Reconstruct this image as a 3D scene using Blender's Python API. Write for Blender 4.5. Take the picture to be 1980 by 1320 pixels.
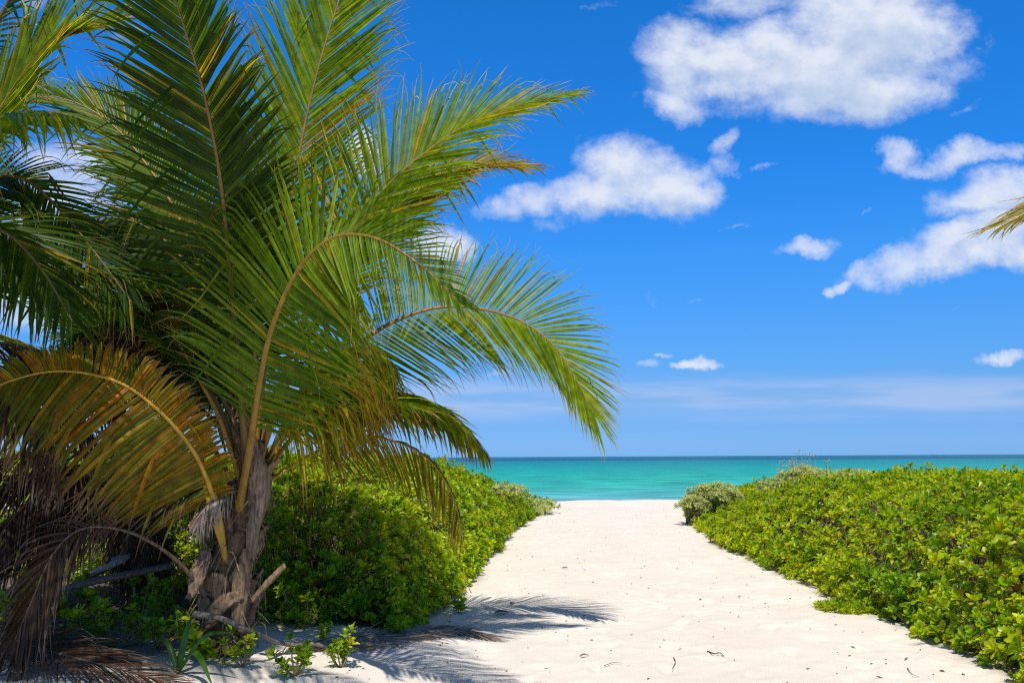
import bpy, math, random
import numpy as np
from mathutils import Vector, Matrix

scene = bpy.context.scene
col = scene.collection
for o in list(bpy.data.objects):
    bpy.data.objects.remove(o)
R = math.radians

# ------------------------------------------------------------------ camera
IW, IH, FPX = 1980.0, 1320.0, 1715.0
EYE = 1.6
PITCH = 7.41
cam_d = bpy.data.cameras.new('camera')
cam_d.sensor_fit = 'HORIZONTAL'
cam_d.sensor_width = 36.0
cam_d.lens = 36.0 * FPX / IW
cam_d.clip_start = 0.05
cam_d.clip_end = 60000
cam = bpy.data.objects.new('camera', cam_d)
col.objects.link(cam)
CROT = Matrix.Rotation(R(90 + PITCH), 4, 'X') @ Matrix.Rotation(R(-0.3), 4, 'Z')
cam.matrix_world = Matrix.Translation((0, 0, EYE)) @ CROT
scene.camera = cam
CR = np.array(CROT.to_3x3())

# ------------------------------------------------------------------ exposure / sun
scene.view_settings.view_transform = 'Standard'
scene.view_settings.look = 'None'
scene.view_settings.exposure = 0.0
scene.view_settings.gamma = 1.0
SUN_ELEV, SUN_FROM = 63.0, -4.0        # sun behind the camera, a touch to its left
s_az = R(SUN_FROM)
SUN_DIR = Vector((math.sin(s_az) * math.cos(R(SUN_ELEV)), -math.cos(s_az) * math.cos(R(SUN_ELEV)), math.sin(R(SUN_ELEV))))
sun_d = bpy.data.lights.new('sun', 'SUN')
sun_d.energy = 4.8
sun_d.angle = R(0.53)
sun_d.color = (1.0, 0.955, 0.88)
sun = bpy.data.objects.new('sun', sun_d)
sun.rotation_euler = SUN_DIR.to_track_quat('Z', 'Y').to_euler()
col.objects.link(sun)


def ray(px, py):
    v = np.array([(px - IW / 2) / FPX, -(py - IH / 2) / FPX, -1.0])
    return CR @ v


def at(px, py, D):
    """point on the line of sight of a traced pixel, D metres along +Y"""
    d = ray(px, py)
    return np.array([0, 0, EYE]) + d * (D / d[1])


def uvdir(px, py):
    d = ray(px, py)
    return d[0] / d[1], d[2] / d[1]


# ------------------------------------------------------------------ world: Nishita sky and clouds
world = bpy.data.worlds.new('World')
scene.world = world
world.use_nodes = True
nt = world.node_tree
nt.nodes.clear()


def N(tree, typ, **kw):
    n = tree.nodes.new(typ)
    for k, v in kw.items():
        setattr(n, k, v)
    return n


def math_n(tree, op, a, b=None, clamp=False):
    n = tree.nodes.new('ShaderNodeMath')
    n.operation = op
    n.use_clamp = clamp
    for i, v in enumerate((a, b)):
        if v is None:
            continue
        if isinstance(v, (int, float)):
            n.inputs[i].default_value = v
        else:
            tree.links.new(v, n.inputs[i])
    return n.outputs[0]


def vmath(tree, op, a, b=None, out=0):
    n = tree.nodes.new('ShaderNodeVectorMath')
    n.operation = op
    for i, v in enumerate((a, b)):
        if v is None:
            continue
        if isinstance(v, (tuple, list)):
            n.inputs[i].default_value = v
        else:
            tree.links.new(v, n.inputs[i])
    return n.outputs[out]


def maprange(tree, v, a, b, c=0.0, d=1.0, smooth=True):
    n = tree.nodes.new('ShaderNodeMapRange')
    n.interpolation_type = 'SMOOTHSTEP' if smooth else 'LINEAR'
    tree.links.new(v, n.inputs[0])
    for i, x in enumerate((a, b, c, d)):
        n.inputs[1 + i].default_value = x
    return n.outputs[0]


# clouds as directions: (centre px, py, radius x, radius y, tilt deg, strength)
CLOUDS = [
    (1320, 130, 96, 80, 0, 1.15), (1420, 130, 120, 70, 0, 1.25), (1555, 130, 155, 90, -8, 1.3), (1690, 75, 150, 110, -10, 1.3),
    (1810, 75, 95, 56, 25, 1.0), (1700, 165, 115, 64, 0, 1.15), (1545, 190, 110, 46, -15, .95), (1300, 195, 62, 40, -20, .9), (1440, 14, 125, 40, 0, .72),
    (1230, 185, 40, 18, 30, .5), (1640, 0, 110, 60, 0, 1.1), (1860, 60, 60, 26, 30, .7),
    (1220, 338, 100, 64, 0, 1.15), (1295, 365, 80, 56, 0, 1.1), (1140, 372, 95, 48, 0, 1.1), (1030, 385, 95, 36, 12, .8), (1060, 428, 75, 20, 12, .55),
    (1410, 275, 48, 24, 40, .62), (1405, 325, 45, 30, 30, .62), (1360, 345, 40, 30, 0, .6),
    (1950, 450, 120, 52, 12, 1.2), (1850, 482, 110, 46, 12, 1.2), (1745, 510, 95, 36, 12, 1.05), (1635, 553, 32, 13, 10, .6), (2060, 430, 110, 60, 12, 1.0),
    (1925, 372, 140, 44, 12, .92), (1870, 395, 95, 26, 5, .8), (2000, 350, 90, 30, 10, .75),
    (1740, 300, 56, 38, -25, .75), (1870, 305, 115, 30, 10, .78), (1960, 292, 90, 26, 10, .75), (1790, 320, 70, 20, -10, .65), (1710, 330, 40, 16, 20, .5),
    (1562, 480, 66, 20, 4, .72), (1250, 577, 22, 17, 50, .52), (1330, 580, 20, 10, 20, .46), (1358, 708, 36, 12, 0, .72), (1262, 710, 40, 11, 10, .48), (1300, 688, 26, 7, 0, .48),
    (1950, 696, 62, 15, 5, .8), (1440, 445, 45, 10, 15, .5), (1850, 215, 50, 20, 30, .5), (1840, 590, 45, 9, 0, .45), (1475, 322, 24, 9, 10, .5), (1655, 408, 24, 7, 0, .5),
    (120, 380, 110, 95, 0, 1.0), (60, 560, 130, 90, 0, .9), (860, 480, 75, 40, 0, .8), (700, 300, 40, 50, 0, .8), (40, 5, 90, 34, 0, .55), (1160, 8, 50, 16, 0, .52),
    (900, 200, 30, 8, 0, .3), (980, 720, 80, 14, 0, .5), (245, 60, 60, 40, 0, .55), (250, 330, 60, 30, 0, .6)]

cg = bpy.data.node_groups.new('cloud_field', 'ShaderNodeTree')
cg.interface.new_socket('UV', in_out='INPUT', socket_type='NodeSocketVector')
cg.interface.new_socket('Density', in_out='OUTPUT', socket_type='NodeSocketFloat')
gi = cg.nodes.new('NodeGroupInput')
go = cg.nodes.new('NodeGroupOutput')
uv = gi.outputs[0]
nz1 = N(cg, 'ShaderNodeTexNoise', noise_dimensions='2D')
nz1.inputs['Scale'].default_value = 11.0
nz1.inputs['Detail'].default_value = 9.0
nz1.inputs['Roughness'].default_value = 0.58
nz1.inputs['Distortion'].default_value = 0.0
mp = vmath(cg, 'MULTIPLY', uv, (1.0, 1.35, 1.0))
cg.links.new(mp, nz1.inputs['Vector'])
wz = N(cg, 'ShaderNodeTexNoise', noise_dimensions='2D')
wz.inputs['Scale'].default_value = 13.0
wz.inputs['Detail'].default_value = 6.0
wz.inputs['Roughness'].default_value = 0.60
cg.links.new(uv, wz.inputs['Vector'])
wv = vmath(cg, 'MULTIPLY', vmath(cg, 'SUBTRACT', wz.outputs['Color'], (0.5, 0.5, 0.5)), (0.066, 0.050, 0))
uvw = vmath(cg, 'ADD', uv, wv)
acc = None
for (px, py, rx, ry, tilt, st) in CLOUDS:
    if st < .6:
        st = st * .45
    u, v = uvdir(px, py)
    m = N(cg, 'ShaderNodeMapping', vector_type='TEXTURE')
    m.inputs['Location'].default_value = (u, v, 0)
    m.inputs['Rotation'].default_value = (0, 0, R(tilt))
    m.inputs['Scale'].default_value = (1.22 * rx / FPX, 1.22 * ry / FPX, 1)
    if acc is None:
        cg.links.new(uvw, m.inputs['Vector'])
    else:       # chained, so that the shader evaluates one blob after another (small stack)
        ch = N(cg, 'ShaderNodeVectorMath', operation='MULTIPLY_ADD')
        cg.links.new(acc, ch.inputs[0])
        ch.inputs[1].default_value = (1e-9, 1e-9, 1e-9)
        cg.links.new(uvw, ch.inputs[2])
        cg.links.new(ch.outputs[0], m.inputs['Vector'])
    dd = vmath(cg, 'DOT_PRODUCT', m.outputs[0], m.outputs[0], out=1)
    val = math_n(cg, 'SUBTRACT', st, dd)
    acc = val if acc is None else math_n(cg, 'MAXIMUM', acc, val)
acc = math_n(cg, 'MAXIMUM', acc, -1.2)
nn = math_n(cg, 'MULTIPLY', math_n(cg, 'SUBTRACT', nz1.outputs[0], 0.5), 2.1)
dens = math_n(cg, 'ADD', acc, nn)
cg.links.new(dens, go.inputs[0])

tc = N(nt, 'ShaderNodeTexCoord')
sep = N(nt, 'ShaderNodeSeparateXYZ')
nt.links.new(tc.outputs['Generated'], sep.inputs[0])
ysafe = math_n(nt, 'MAXIMUM', sep.outputs[1], 0.02)
cmb = N(nt, 'ShaderNodeCombineXYZ')
nt.links.new(math_n(nt, 'DIVIDE', sep.outputs[0], ysafe), cmb.inputs[0])
nt.links.new(math_n(nt, 'DIVIDE', sep.outputs[2], ysafe), cmb.inputs[1])
front = maprange(nt, sep.outputs[1], 0.15, 0.35)
UV = cmb.outputs[0]


def cloud_at(vec):
    g = nt.nodes.new('ShaderNodeGroup')
    g.node_tree = cg
    nt.links.new(vec, g.inputs[0])
    return g.outputs[0]


d0 = cloud_at(UV)
d1 = cloud_at(vmath(nt, 'ADD', UV, (-0.004, 0.020, 0)))
alpha = math_n(nt, 'MULTIPLY', maprange(nt, d0, -0.12, 1.25), front)
thick = math_n(nt, 'ADD', math_n(nt, 'MULTIPLY', maprange(nt, d1, 0.45, 1.7), 0.75), math_n(nt, 'MULTIPLY', math_n(nt, 'SUBTRACT', d1, d0), 0.42), clamp=True)
# thin high streaks low over the sea
st_n = N(nt, 'ShaderNodeTexNoise', noise_dimensions='2D')
st_n.inputs['Scale'].default_value = 9.0
st_n.inputs['Detail'].default_value = 6.0
nt.links.new(vmath(nt, 'MULTIPLY', UV, (0.55, 6.0, 1)), st_n.inputs['Vector'])
band = nt.nodes.new('ShaderNodeSeparateXYZ')
nt.links.new(UV, band.inputs[0])
b_lo = maprange(nt, band.outputs[1], 0.030, 0.060)
b_hi = maprange(nt, band.outputs[1], 0.095, 0.070)
b_hi = maprange(nt, band.outputs[1], 0.070, 0.100, 1.0, 0.0)
streak = math_n(nt, 'MULTIPLY', math_n(nt, 'MULTIPLY', b_lo, b_hi), maprange(nt, st_n.outputs[0], 0.36, 0.62, 0.35, 1.0))
streak = math_n(nt, 'MULTIPLY', math_n(nt, 'MULTIPLY', streak, front), 0.55)

sky = N(nt, 'ShaderNodeTexSky', sky_type='NISHITA')
sky.sun_disc = False
sky.sun_elevation = R(SUN_ELEV)
sky.sun_rotation = R(180 + SUN_FROM)
sky.air_density = 1.0
sky.dust_density = 0.3
sky.ozone_density = 1.6
# deepen the clear tropical blue with height
ramp = N(nt, 'ShaderNodeValToRGB')
nt.links.new(sep.outputs[2], ramp.inputs[0])
SKYTINT = [(0.0, (0.32, 0.74, 1.85)), (0.03, (0.285, 0.625, 1.5)), (0.064, (0.285, 0.625, 1.27)), (0.108, (0.29, 0.725, 1.38)), (0.153, (0.262, 0.80, 1.52)), (0.22, (0.215, 0.90, 1.73)), (0.305, (0.137, 0.93, 1.90)), (0.47, (0.105, 0.97, 1.97)), (0.62, (0.45, 0.66, 0.80)), (1.0, (0.90, 0.62, 0.40))]
els = ramp.color_ramp.elements
while len(els) < len(SKYTINT):
    els.new(0.5)
for e, (p, c) in zip(els, SKYTINT):
    e.position = p
    e.color = (*c, 1)
mul = N(nt, 'ShaderNodeMix', data_type='RGBA', blend_type='MULTIPLY')
mul.inputs[0].default_value = 1.0
nt.links.new(sky.outputs[0], mul.inputs[6])
nt.links.new(ramp.outputs[0], mul.inputs[7])
CW = 10.0
ccol = N(nt, 'ShaderNodeMix', data_type='RGBA')
nt.links.new(thick, ccol.inputs[0])
ccol.inputs[6].default_value = (0.78 * CW, 0.83 * CW, 0.94 * CW, 1)
ccol.inputs[7].default_value = (0.44 * CW, 0.57 * CW, 0.80 * CW, 1)
mixs = N(nt, 'ShaderNodeMix', data_type='RGBA')
nt.links.new(streak, mixs.inputs[0])
nt.links.new(mul.outputs[2], mixs.inputs[6])
mixs.inputs[7].default_value = (0.52 * CW, 0.62 * CW, 0.88 * CW, 1)
mixc = N(nt, 'ShaderNodeMix', data_type='RGBA')
nt.links.new(math_n(nt, 'MULTIPLY', alpha, 0.97), mixc.inputs[0])
nt.links.new(mixs.outputs[2], mixc.inputs[6])
nt.links.new(ccol.outputs[2], mixc.inputs[7])
bg = N(nt, 'ShaderNodeBackground')
bg.inputs[1].default_value = 0.1
wo = N(nt, 'ShaderNodeOutputWorld')
nt.links.new(mixc.outputs[2], bg.inputs[0])
nt.links.new(bg.outputs[0], wo.inputs[0])

scene.render.engine = 'CYCLES'
scene.cycles.max_bounces = 8
scene.cycles.transmission_bounces = 4
scene.cycles.transparent_max_bounces = 4
scene.cycles.use_denoising = False
scene.cycles.pixel_filter_type = 'BLACKMAN_HARRIS'
scene.cycles.filter_width = 1.15
scene.cycles.sample_clamp_indirect = 6.0

# ------------------------------------------------------------------ helpers
rng = np.random.default_rng(7)


def hash2(ix, iy, seed):
    h = (ix.astype(np.int64) * 374761393 + iy.astype(np.int64) * 668265263 + seed * 974711) & 0xffffffff
    h = ((h ^ (h >> 13)) * 1274126177) & 0xffffffff
    return ((h ^ (h >> 16)) & 0xffffff) / float(0xffffff)


def vnoise(x, y, seed=0):
    x = np.asarray(x, float); y = np.asarray(y, float)
    ix = np.floor(x); iy = np.floor(y)
    fx = x - ix; fy = y - iy
    fx = fx * fx * (3 - 2 * fx); fy = fy * fy * (3 - 2 * fy)
    a = hash2(ix, iy, seed); b = hash2(ix + 1, iy, seed); c = hash2(ix, iy + 1, seed); d = hash2(ix + 1, iy + 1, seed)
    return (a * (1 - fx) + b * fx) * (1 - fy) + (c * (1 - fx) + d * fx) * fy


def fbm(x, y, seed=0, octs=4):
    s = 0; a = 0.5; f = 1.0
    for k in range(octs):
        s = s + a * vnoise(np.asarray(x) * f, np.asarray(y) * f, seed + k * 17)
        a *= 0.5; f *= 2.03
    return s / (1 - 0.5 ** octs)


def sstep(a, b, x):
    t = np.clip((np.asarray(x, float) - a) / (b - a), 0, 1)
    return t * t * (3 - 2 * t)


def norm(v):
    return v / np.maximum(np.linalg.norm(v, axis=-1, keepdims=True), 1e-9)


def make_mesh(name, verts, faces, mat, parent=None, colors=None, smooth=True, origin=None):
    """faces: (n,4) or (n,3) int array, or list of such arrays"""
    if not isinstance(faces, list):
        faces = [faces]
    faces = [np.asarray(f, np.int32) for f in faces if len(f)]
    verts = np.asarray(verts, np.float32)
    if origin is None:
        origin = np.zeros(3)
    base = np.array(parent_world(parent)) if parent is not None else np.zeros(3)
    verts = verts - np.asarray(origin, np.float32)
    me = bpy.data.meshes.new(name)
    me.vertices.add(len(verts))
    me.vertices.foreach_set('co', verts.astype(np.float32).ravel())
    loops = np.concatenate([f.ravel() for f in faces])
    sizes = np.concatenate([np.full(len(f), f.shape[1], np.int32) for f in faces])
    starts = np.concatenate([[0], np.cumsum(sizes)[:-1]]).astype(np.int32)
    me.loops.add(len(loops))
    me.loops.foreach_set('vertex_index', loops)
    me.polygons.add(len(sizes))
    me.polygons.foreach_set('loop_start', starts)
    me.polygons.foreach_set('use_smooth', np.full(len(sizes), smooth, bool))
    me.update(calc_edges=True)
    me.validate()
    if colors is not None:
        ca = me.color_attributes.new('tint', 'FLOAT_COLOR', 'POINT')
        c4 = np.ones((len(verts), 4), np.float32)
        c4[:, :3] = colors
        ca.data.foreach_set('color', c4.ravel())
    me.materials.append(mat)
    o = bpy.data.objects.new(name, me)
    col.objects.link(o)
    o.location = Vector(np.asarray(origin, float) - base)
    if parent is not None:
        o.parent = parent
    return o


WORLD_LOC = {}


def parent_world(p):
    v = np.zeros(3)
    while p is not None:
        v = v + np.array(p.location)
        p = p.parent
    return v


def thing(name, label, cat, loc=(0, 0, 0), group=None):
    o = bpy.data.objects.new(name, None)
    o.empty_display_size = 0.2
    o.location = loc
    col.objects.link(o)
    o['label'] = label
    o['category'] = cat
    if group:
        o['group'] = group
    return o


def tag(o, label, cat, group=None, kind=None):
    if label:
        o['label'] = label
    if cat:
        o['category'] = cat
    if group:
        o['group'] = group
    if kind:
        o['kind'] = kind
    return o


def spline(pts, n):
    """Catmull-Rom through pts, resampled evenly by arc length"""
    P = np.asarray(pts, float)
    P = np.vstack([2 * P[0] - P[1], P, 2 * P[-1] - P[-2]])
    out = []
    for i in range(1, len(P) - 2):
        t = np.linspace(0, 1, 24, endpoint=False)[:, None]
        p0, p1, p2, p3 = P[i - 1], P[i], P[i + 1], P[i + 2]
        out.append(0.5 * (2 * p1 + (p2 - p0) * t + (2 * p0 - 5 * p1 + 4 * p2 - p3) * t ** 2 + (3 * p1 - p0 - 3 * p2 + p3) * t ** 3))
    out.append(P[-2][None])
    C = np.vstack(out)
    L = np.concatenate([[0], np.cumsum(np.linalg.norm(np.diff(C, axis=0), axis=1))])
    s = np.linspace(0, L[-1], n)
    return np.stack([np.interp(s, L, C[:, k]) for k in range(3)], 1), L[-1]


def tangents(C):
    return norm(np.gradient(C, axis=0))


def tube(C, rad, ns=7, flat=1.0, up=None, caps=False):
    """verts, quads of a tube along C; rad array; flat squeezes along the second axis"""
    C = np.asarray(C, float); n = len(C)
    T = tangents(C)
    ref = np.array([0.13, -0.9, 0.4]) if up is None else np.asarray(up, float)
    A = norm(np.cross(T, np.broadcast_to(ref, T.shape)))
    B = norm(np.cross(A, T))
    th = np.linspace(0, 2 * np.pi, ns, endpoint=False)
    rad = np.broadcast_to(rad, (n,))
    V = C[:, None] + rad[:, None, None] * (np.cos(th)[None, :, None] * A[:, None] + flat * np.sin(th)[None, :, None] * B[:, None])
    V = V.reshape(-1, 3)
    i = np.arange(n - 1)[:, None] * ns; j = np.arange(ns)[None]
    j2 = (j + 1) % ns
    Q = np.stack([i + j, i + j2, i + ns + j2, i + ns + j], -1).reshape(-1, 4)
    if caps:
        k = np.arange(0, ns - 2, 2)
        V0 = len(V)
        V = np.vstack([V, V[:ns], V[-ns:]])
        cp = np.stack([np.zeros_like(k), k + 1, k + 2, (k + 3) % ns], -1)
        Q = np.vstack([Q, cp + V0, cp + V0 + ns])
    return V, Q


class Acc:
    def __init__(s):
        s.v = []; s.q = []; s.t = []; s.c = []; s.n = 0

    def add(s, V, F, C=None):
        F = np.asarray(F)
        (s.q if F.shape[1] == 4 else s.t).append(F + s.n)
        s.v.append(np.asarray(V)); s.n += len(V)
        if C is not None:
            s.c.append(np.broadcast_to(C, (len(V), 3)))

    def build(s, name, mat, parent=None, origin=None, smooth=True):
        fs = []
        if s.q: fs.append(np.vstack(s.q))
        if s.t: fs.append(np.vstack(s.t))
        return make_mesh(name, np.vstack(s.v), fs, mat, parent, np.vstack(s.c) if s.c else None, smooth, origin)


# ------------------------------------------------------------------ materials
def new_mat(name):
    m = bpy.data.materials.new(name)
    m.use_nodes = True
    t = m.node_tree
    p = t.nodes['Principled BSDF']
    return m, t, p


def leaf_mat(name, trans=0.4, rough=0.4, boost=(1.9, 1.8, 0.7), spec=0.5, streak=0.0):
    m, t, p = new_mat(name)
    out = t.nodes['Material Output']
    at_ = N(t, 'ShaderNodeAttribute', attribute_name='tint')
    nz = N(t, 'ShaderNodeTexNoise')
    nz.inputs['Scale'].default_value = 14.0
    nz.inputs['Detail'].default_value = 3.0
    geo = N(t, 'ShaderNodeNewGeometry')
    t.links.new(geo.outputs['Position'], nz.inputs['Vector'])
    mr = maprange(t, nz.outputs[0], 0.3, 0.7, 0.78, 1.2)
    mx = N(t, 'ShaderNodeMix', data_type='RGBA', blend_type='MULTIPLY')
    mx.inputs[0].default_value = 1.0
    t.links.new(at_.outputs['Color'], mx.inputs[6])
    t.links.new(mr, mx.inputs[7])
    t.links.new(mx.outputs[2], p.inputs['Base Color'])
    p.inputs['Roughness'].default_value = rough
    p.inputs['Specular IOR Level'].default_value = spec
    tr = N(t, 'ShaderNodeBsdfTranslucent')
    m2 = N(t, 'ShaderNodeMix', data_type='RGBA', blend_type='MULTIPLY')
    m2.inputs[0].default_value = 1.0
    t.links.new(mx.outputs[2], m2.inputs[6])
    m2.inputs[7].default_value = (*boost, 1)
    t.links.new(m2.outputs[2], tr.inputs[0])
    ms = N(t, 'ShaderNodeMixShader')
    ms.inputs[0].default_value = trans
    t.links.new(p.outputs[0], ms.inputs[1])
    t.links.new(tr.outputs[0], ms.inputs[2])
    t.links.new(ms.outputs[0], out.inputs[0])
    return m


M_FROND = leaf_mat('palm_leaflet', 0.50, 0.38, (3.1, 2.7, 0.3), 0.22)
M_DRYLEAF = leaf_mat('dry_palm_leaflet', 0.25, 0.6, (1.2, 1.0, 0.8), 0.3)
M_SCAEV = leaf_mat('shrub_leaf', 0.40, 0.36, (2.2, 2.0, 0.3), 0.35)
M_SILVER = leaf_mat('silver_shrub_leaf', 0.38, 0.6, (1.2, 1.2, 0.9), 0.2)


def tint_mat(name, rough=0.6, scale=(30, 30, 4), lo=0.7, hi=1.25, bump=0.0, spec=0.3):
    m, t, p = new_mat(name)
    at_ = N(t, 'ShaderNodeAttribute', attribute_name='tint')
    geo = N(t, 'ShaderNodeNewGeometry')
    nz = N(t, 'ShaderNodeTexNoise')
    nz.inputs['Scale'].default_value = 1.0
    nz.inputs['Detail'].default_value = 6.0
    nz.inputs['Roughness'].default_value = 0.6
    t.links.new(vmath(t, 'MULTIPLY', geo.outputs['Position'], scale), nz.inputs['Vector'])
    mr = maprange(t, nz.outputs[0], 0.28, 0.72, lo, hi)
    mx = N(t, 'ShaderNodeMix', data_type='RGBA', blend_type='MULTIPLY')
    mx.inputs[0].default_value = 1.0
    t.links.new(at_.outputs['Color'], mx.inputs[6])
    t.links.new(mr, mx.inputs[7])
    t.links.new(mx.outputs[2], p.inputs['Base Color'])
    p.inputs['Roughness'].default_value = rough
    p.inputs['Specular IOR Level'].default_value = spec
    if bump:
        b = N(t, 'ShaderNodeBump')
        b.inputs['Strength'].default_value = bump
        b.inputs['Distance'].default_value = 0.01
        t.links.new(nz.outputs[0], b.inputs['Height'])
        t.links.new(b.outputs[0], p.inputs['Normal'])
    return m


M_RIB = tint_mat('frond_midrib', 0.42, (18, 18, 6), 0.75, 1.2, 0.1, 0.5)
M_BARK = tint_mat('palm_bark', 0.85, (55, 55, 7), 0.45, 1.35, 0.9, 0.15)
M_TWIG = tint_mat('twig', 0.8, (40, 40, 20), 0.6, 1.3, 0.4, 0.2)
M_LITTER = tint_mat('litter', 0.8, (60, 60, 60), 0.6, 1.3, 0.3, 0.2)

# ------------------------------------------------------------------ the setting: sand ground and sea
SEA_Z = -1.0


def right_edge(y):
    y = np.asarray(y, float)
    e = np.interp(y, [0, 5, 6.4, 7.6, 8.4, 10.3, 13.7, 18.9, 23.9, 27, 32], [3.9, 3.55, 3.42, 3.55, 3.62, 3.52, 3.55, 3.86, 4.62, 5.2, 6.5])
    return e + 0.22 * (fbm(y * 0.9, y * 0 + 3.1, 5) - 0.5) + 0.3 * (fbm(y * 2.6, y * 0 + 8.1, 9) - 0.5)


def left_edge(y):
    y = np.asarray(y, float)
    e = np.interp(y, [7.0, 8.2, 8.6, 10.3, 12.5, 15.7, 20, 24, 26.5, 28.5], [-2.4, -1.15, -0.95, -0.62, -0.42, -0.25, 0.12, 0.62, 1.1, 1.3])
    return e + 0.2 * (fbm(y * 0.9, y * 0 + 1.1, 15) - 0.5) + 0.25 * (fbm(y * 2.6, y * 0 + 4.1, 19) - 0.5)


def front_left(x):
    """nearest y of the left thicket as a function of x"""
    x = np.asarray(x, float)
    return np.interp(x, [-16, -8, -5, -3.4, -2.3, -1.0, 0.0], [15, 13, 11.5, 10.2, 8.35, 8.3, 8.3]) + 0.5 * (fbm(x * 1.3, x * 0 + 2, 25) - 0.5)


def thicket_in_left(x, y):
    """signed distance-ish: positive inside the left thicket"""
    a = left_edge(y) - x
    b = y - front_left(x)
    c = 28.3 - y
    return np.minimum(np.minimum(a, b), c)


def thicket_in_right(x, y):
    return np.minimum(x - right_edge(y), 27.5 + 0.12 * (x - 4) - y)


GZ = {}
prg = np.random.default_rng(11)
PRINTS = [(prg.uniform(-0.6, 4.2), prg.uniform(5.2, 26), prg.uniform(0, 3.14), prg.uniform(0.5, 1.0)) for _ in range(520)]


def ground_z(x, y, fine=True):
    x = np.asarray(x, float); y = np.asarray(y, float)
    z = 0.10 * (fbm(x * 0.35, y * 0.35, 31) - 0.5) + 0.05 * (fbm(x * 1.3, y * 1.0, 33) - 0.5)
    # mound round the palms on the left and a slight bank under the thickets
    z = z + 0.16 * sstep(0.2, -3.0, x) * sstep(12, 7, y)
    z = z + 0.10 * sstep(0.0, 1.5, np.maximum(thicket_in_left(x, y), thicket_in_right(x, y)))
    # low beach crest, then the slope down into the sea
    z = z + 0.16 * np.exp(-((y - 29.5) / 1.6) ** 2)
    z = z - 2.6 * sstep(30.5, 62, y) - 3.0 * sstep(60, 200, y)
    if fine:
        w = 0.2 + 0.8 * sstep(27.5, 25.0, y)
        z = z + w * (0.030 * (fbm(x * 4.2, y * 3.4, 35, 3) - 0.5) + 0.012 * (fbm(x * 13, y * 11, 37, 3) - 0.5))
        for (px, py, a, s) in PRINTS:
            m = (np.abs(x - px) < 0.35) & (np.abs(y - py) < 0.35)
            if not m.any():
                continue
            dx = x[m] - px; dy = y[m] - py
            ca, sa = math.cos(a), math.sin(a)
            e = ((dx * ca + dy * sa) / 0.13) ** 2 + ((-dx * sa + dy * ca) / 0.065) ** 2
            z[m] += s * (-0.026 * np.exp(-e * 1.3) + 0.010 * np.exp(-(np.sqrt(e) - 1.5) ** 2 * 3.5))
    return z


def gz(x, y):
    return float(ground_z(np.array([x]), np.array([y]), False)[0])


def axis(segs):
    out = []
    for a, b, s in segs:
        out.append(np.arange(a, b, s))
    return np.concatenate(out + [[segs[-1][1]]])


gx = axis([(-9000, -400, 1200), (-400, -40, 40), (-40, -12, 2), (-12, -4.5, 0.25), (-4.5, 5.0, 0.035), (5.0, 18, 0.4), (18, 60, 4), (60, 400, 40), (400, 9000, 1200)])
gy = axis([(-400, -40, 40), (-40, 0, 3), (0, 4.8, 0.2), (4.8, 14, 0.035), (14, 24, 0.07), (24, 32, 0.10), (32, 64, 1.2), (64, 240, 12), (240, 400, 80)])
X, Y = np.meshgrid(gx, gy)
Zg = ground_z(X.ravel(), Y.ravel())
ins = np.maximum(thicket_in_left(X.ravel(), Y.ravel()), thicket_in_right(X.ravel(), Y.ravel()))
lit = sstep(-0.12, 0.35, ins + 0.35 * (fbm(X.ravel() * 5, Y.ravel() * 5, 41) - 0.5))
litter_shade = sstep(-1.6, -3.6, X.ravel() + 1.4 * (fbm(X.ravel() * 1.1, Y.ravel() * 1.1, 43) - 0.5)) * sstep(5.5, 7.2, Y.ravel()) * sstep(30, 20, Y.ravel())  # litter under the palms, spread wider to deepen the shaded ground
lit = np.maximum(lit, 0.95 * litter_shade)
nx, ny = len(gx), len(gy)
ii = (np.arange(ny - 1)[:, None] * nx + np.arange(nx - 1)[None]).ravel()
Qg = np.stack([ii, ii + 1, ii + nx + 1, ii + nx], 1)

m_sand, t, p = new_mat('white_sand')
att = N(t, 'ShaderNodeAttribute', attribute_name='tint')
geo = N(t, 'ShaderNodeNewGeometry')
n1 = N(t, 'ShaderNodeTexNoise'); n1.inputs['Scale'].default_value = 0.9; n1.inputs['Detail'].default_value = 8; n1.inputs['Roughness'].default_value = 0.6
n2 = N(t, 'ShaderNodeTexNoise'); n2.inputs['Scale'].default_value = 170; n2.inputs['Detail'].default_value = 4; n2.inputs['Roughness'].default_value = 0.7
n3 = N(t, 'ShaderNodeTexNoise'); n3.inputs['Scale'].default_value = 26; n3.inputs['Detail'].default_value = 6; n3.inputs['Roughness'].default_value = 0.65
for n_ in (n1, n2, n3):
    t.links.new(geo.outputs['Position'], n_.inputs['Vector'])
ca = N(t, 'ShaderNodeMix', data_type='RGBA')
t.links.new(maprange(t, n1.outputs[0], 0.35, 0.65), ca.inputs[0])
ca.inputs[6].default_value = (0.705, 0.625, 0.53, 1)
ca.inputs[7].default_value = (0.74, 0.668, 0.578, 1)
cb = N(t, 'ShaderNodeMix', data_type='RGBA', blend_type='MULTIPLY'); cb.inputs[0].default_value = 1
t.links.new(ca.outputs[2], cb.inputs[6])
t.links.new(maprange(t, n2.outputs[0], 0.3, 0.7, 0.84, 1.10), cb.inputs[7])
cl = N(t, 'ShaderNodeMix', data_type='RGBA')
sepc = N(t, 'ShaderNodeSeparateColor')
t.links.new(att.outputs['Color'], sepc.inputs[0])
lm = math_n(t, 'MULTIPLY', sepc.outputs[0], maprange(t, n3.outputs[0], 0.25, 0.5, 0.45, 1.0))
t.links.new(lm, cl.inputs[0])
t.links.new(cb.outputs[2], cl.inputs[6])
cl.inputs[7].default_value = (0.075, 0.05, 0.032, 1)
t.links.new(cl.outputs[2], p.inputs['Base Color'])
p.inputs['Roughness'].default_value = 0.95
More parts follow.
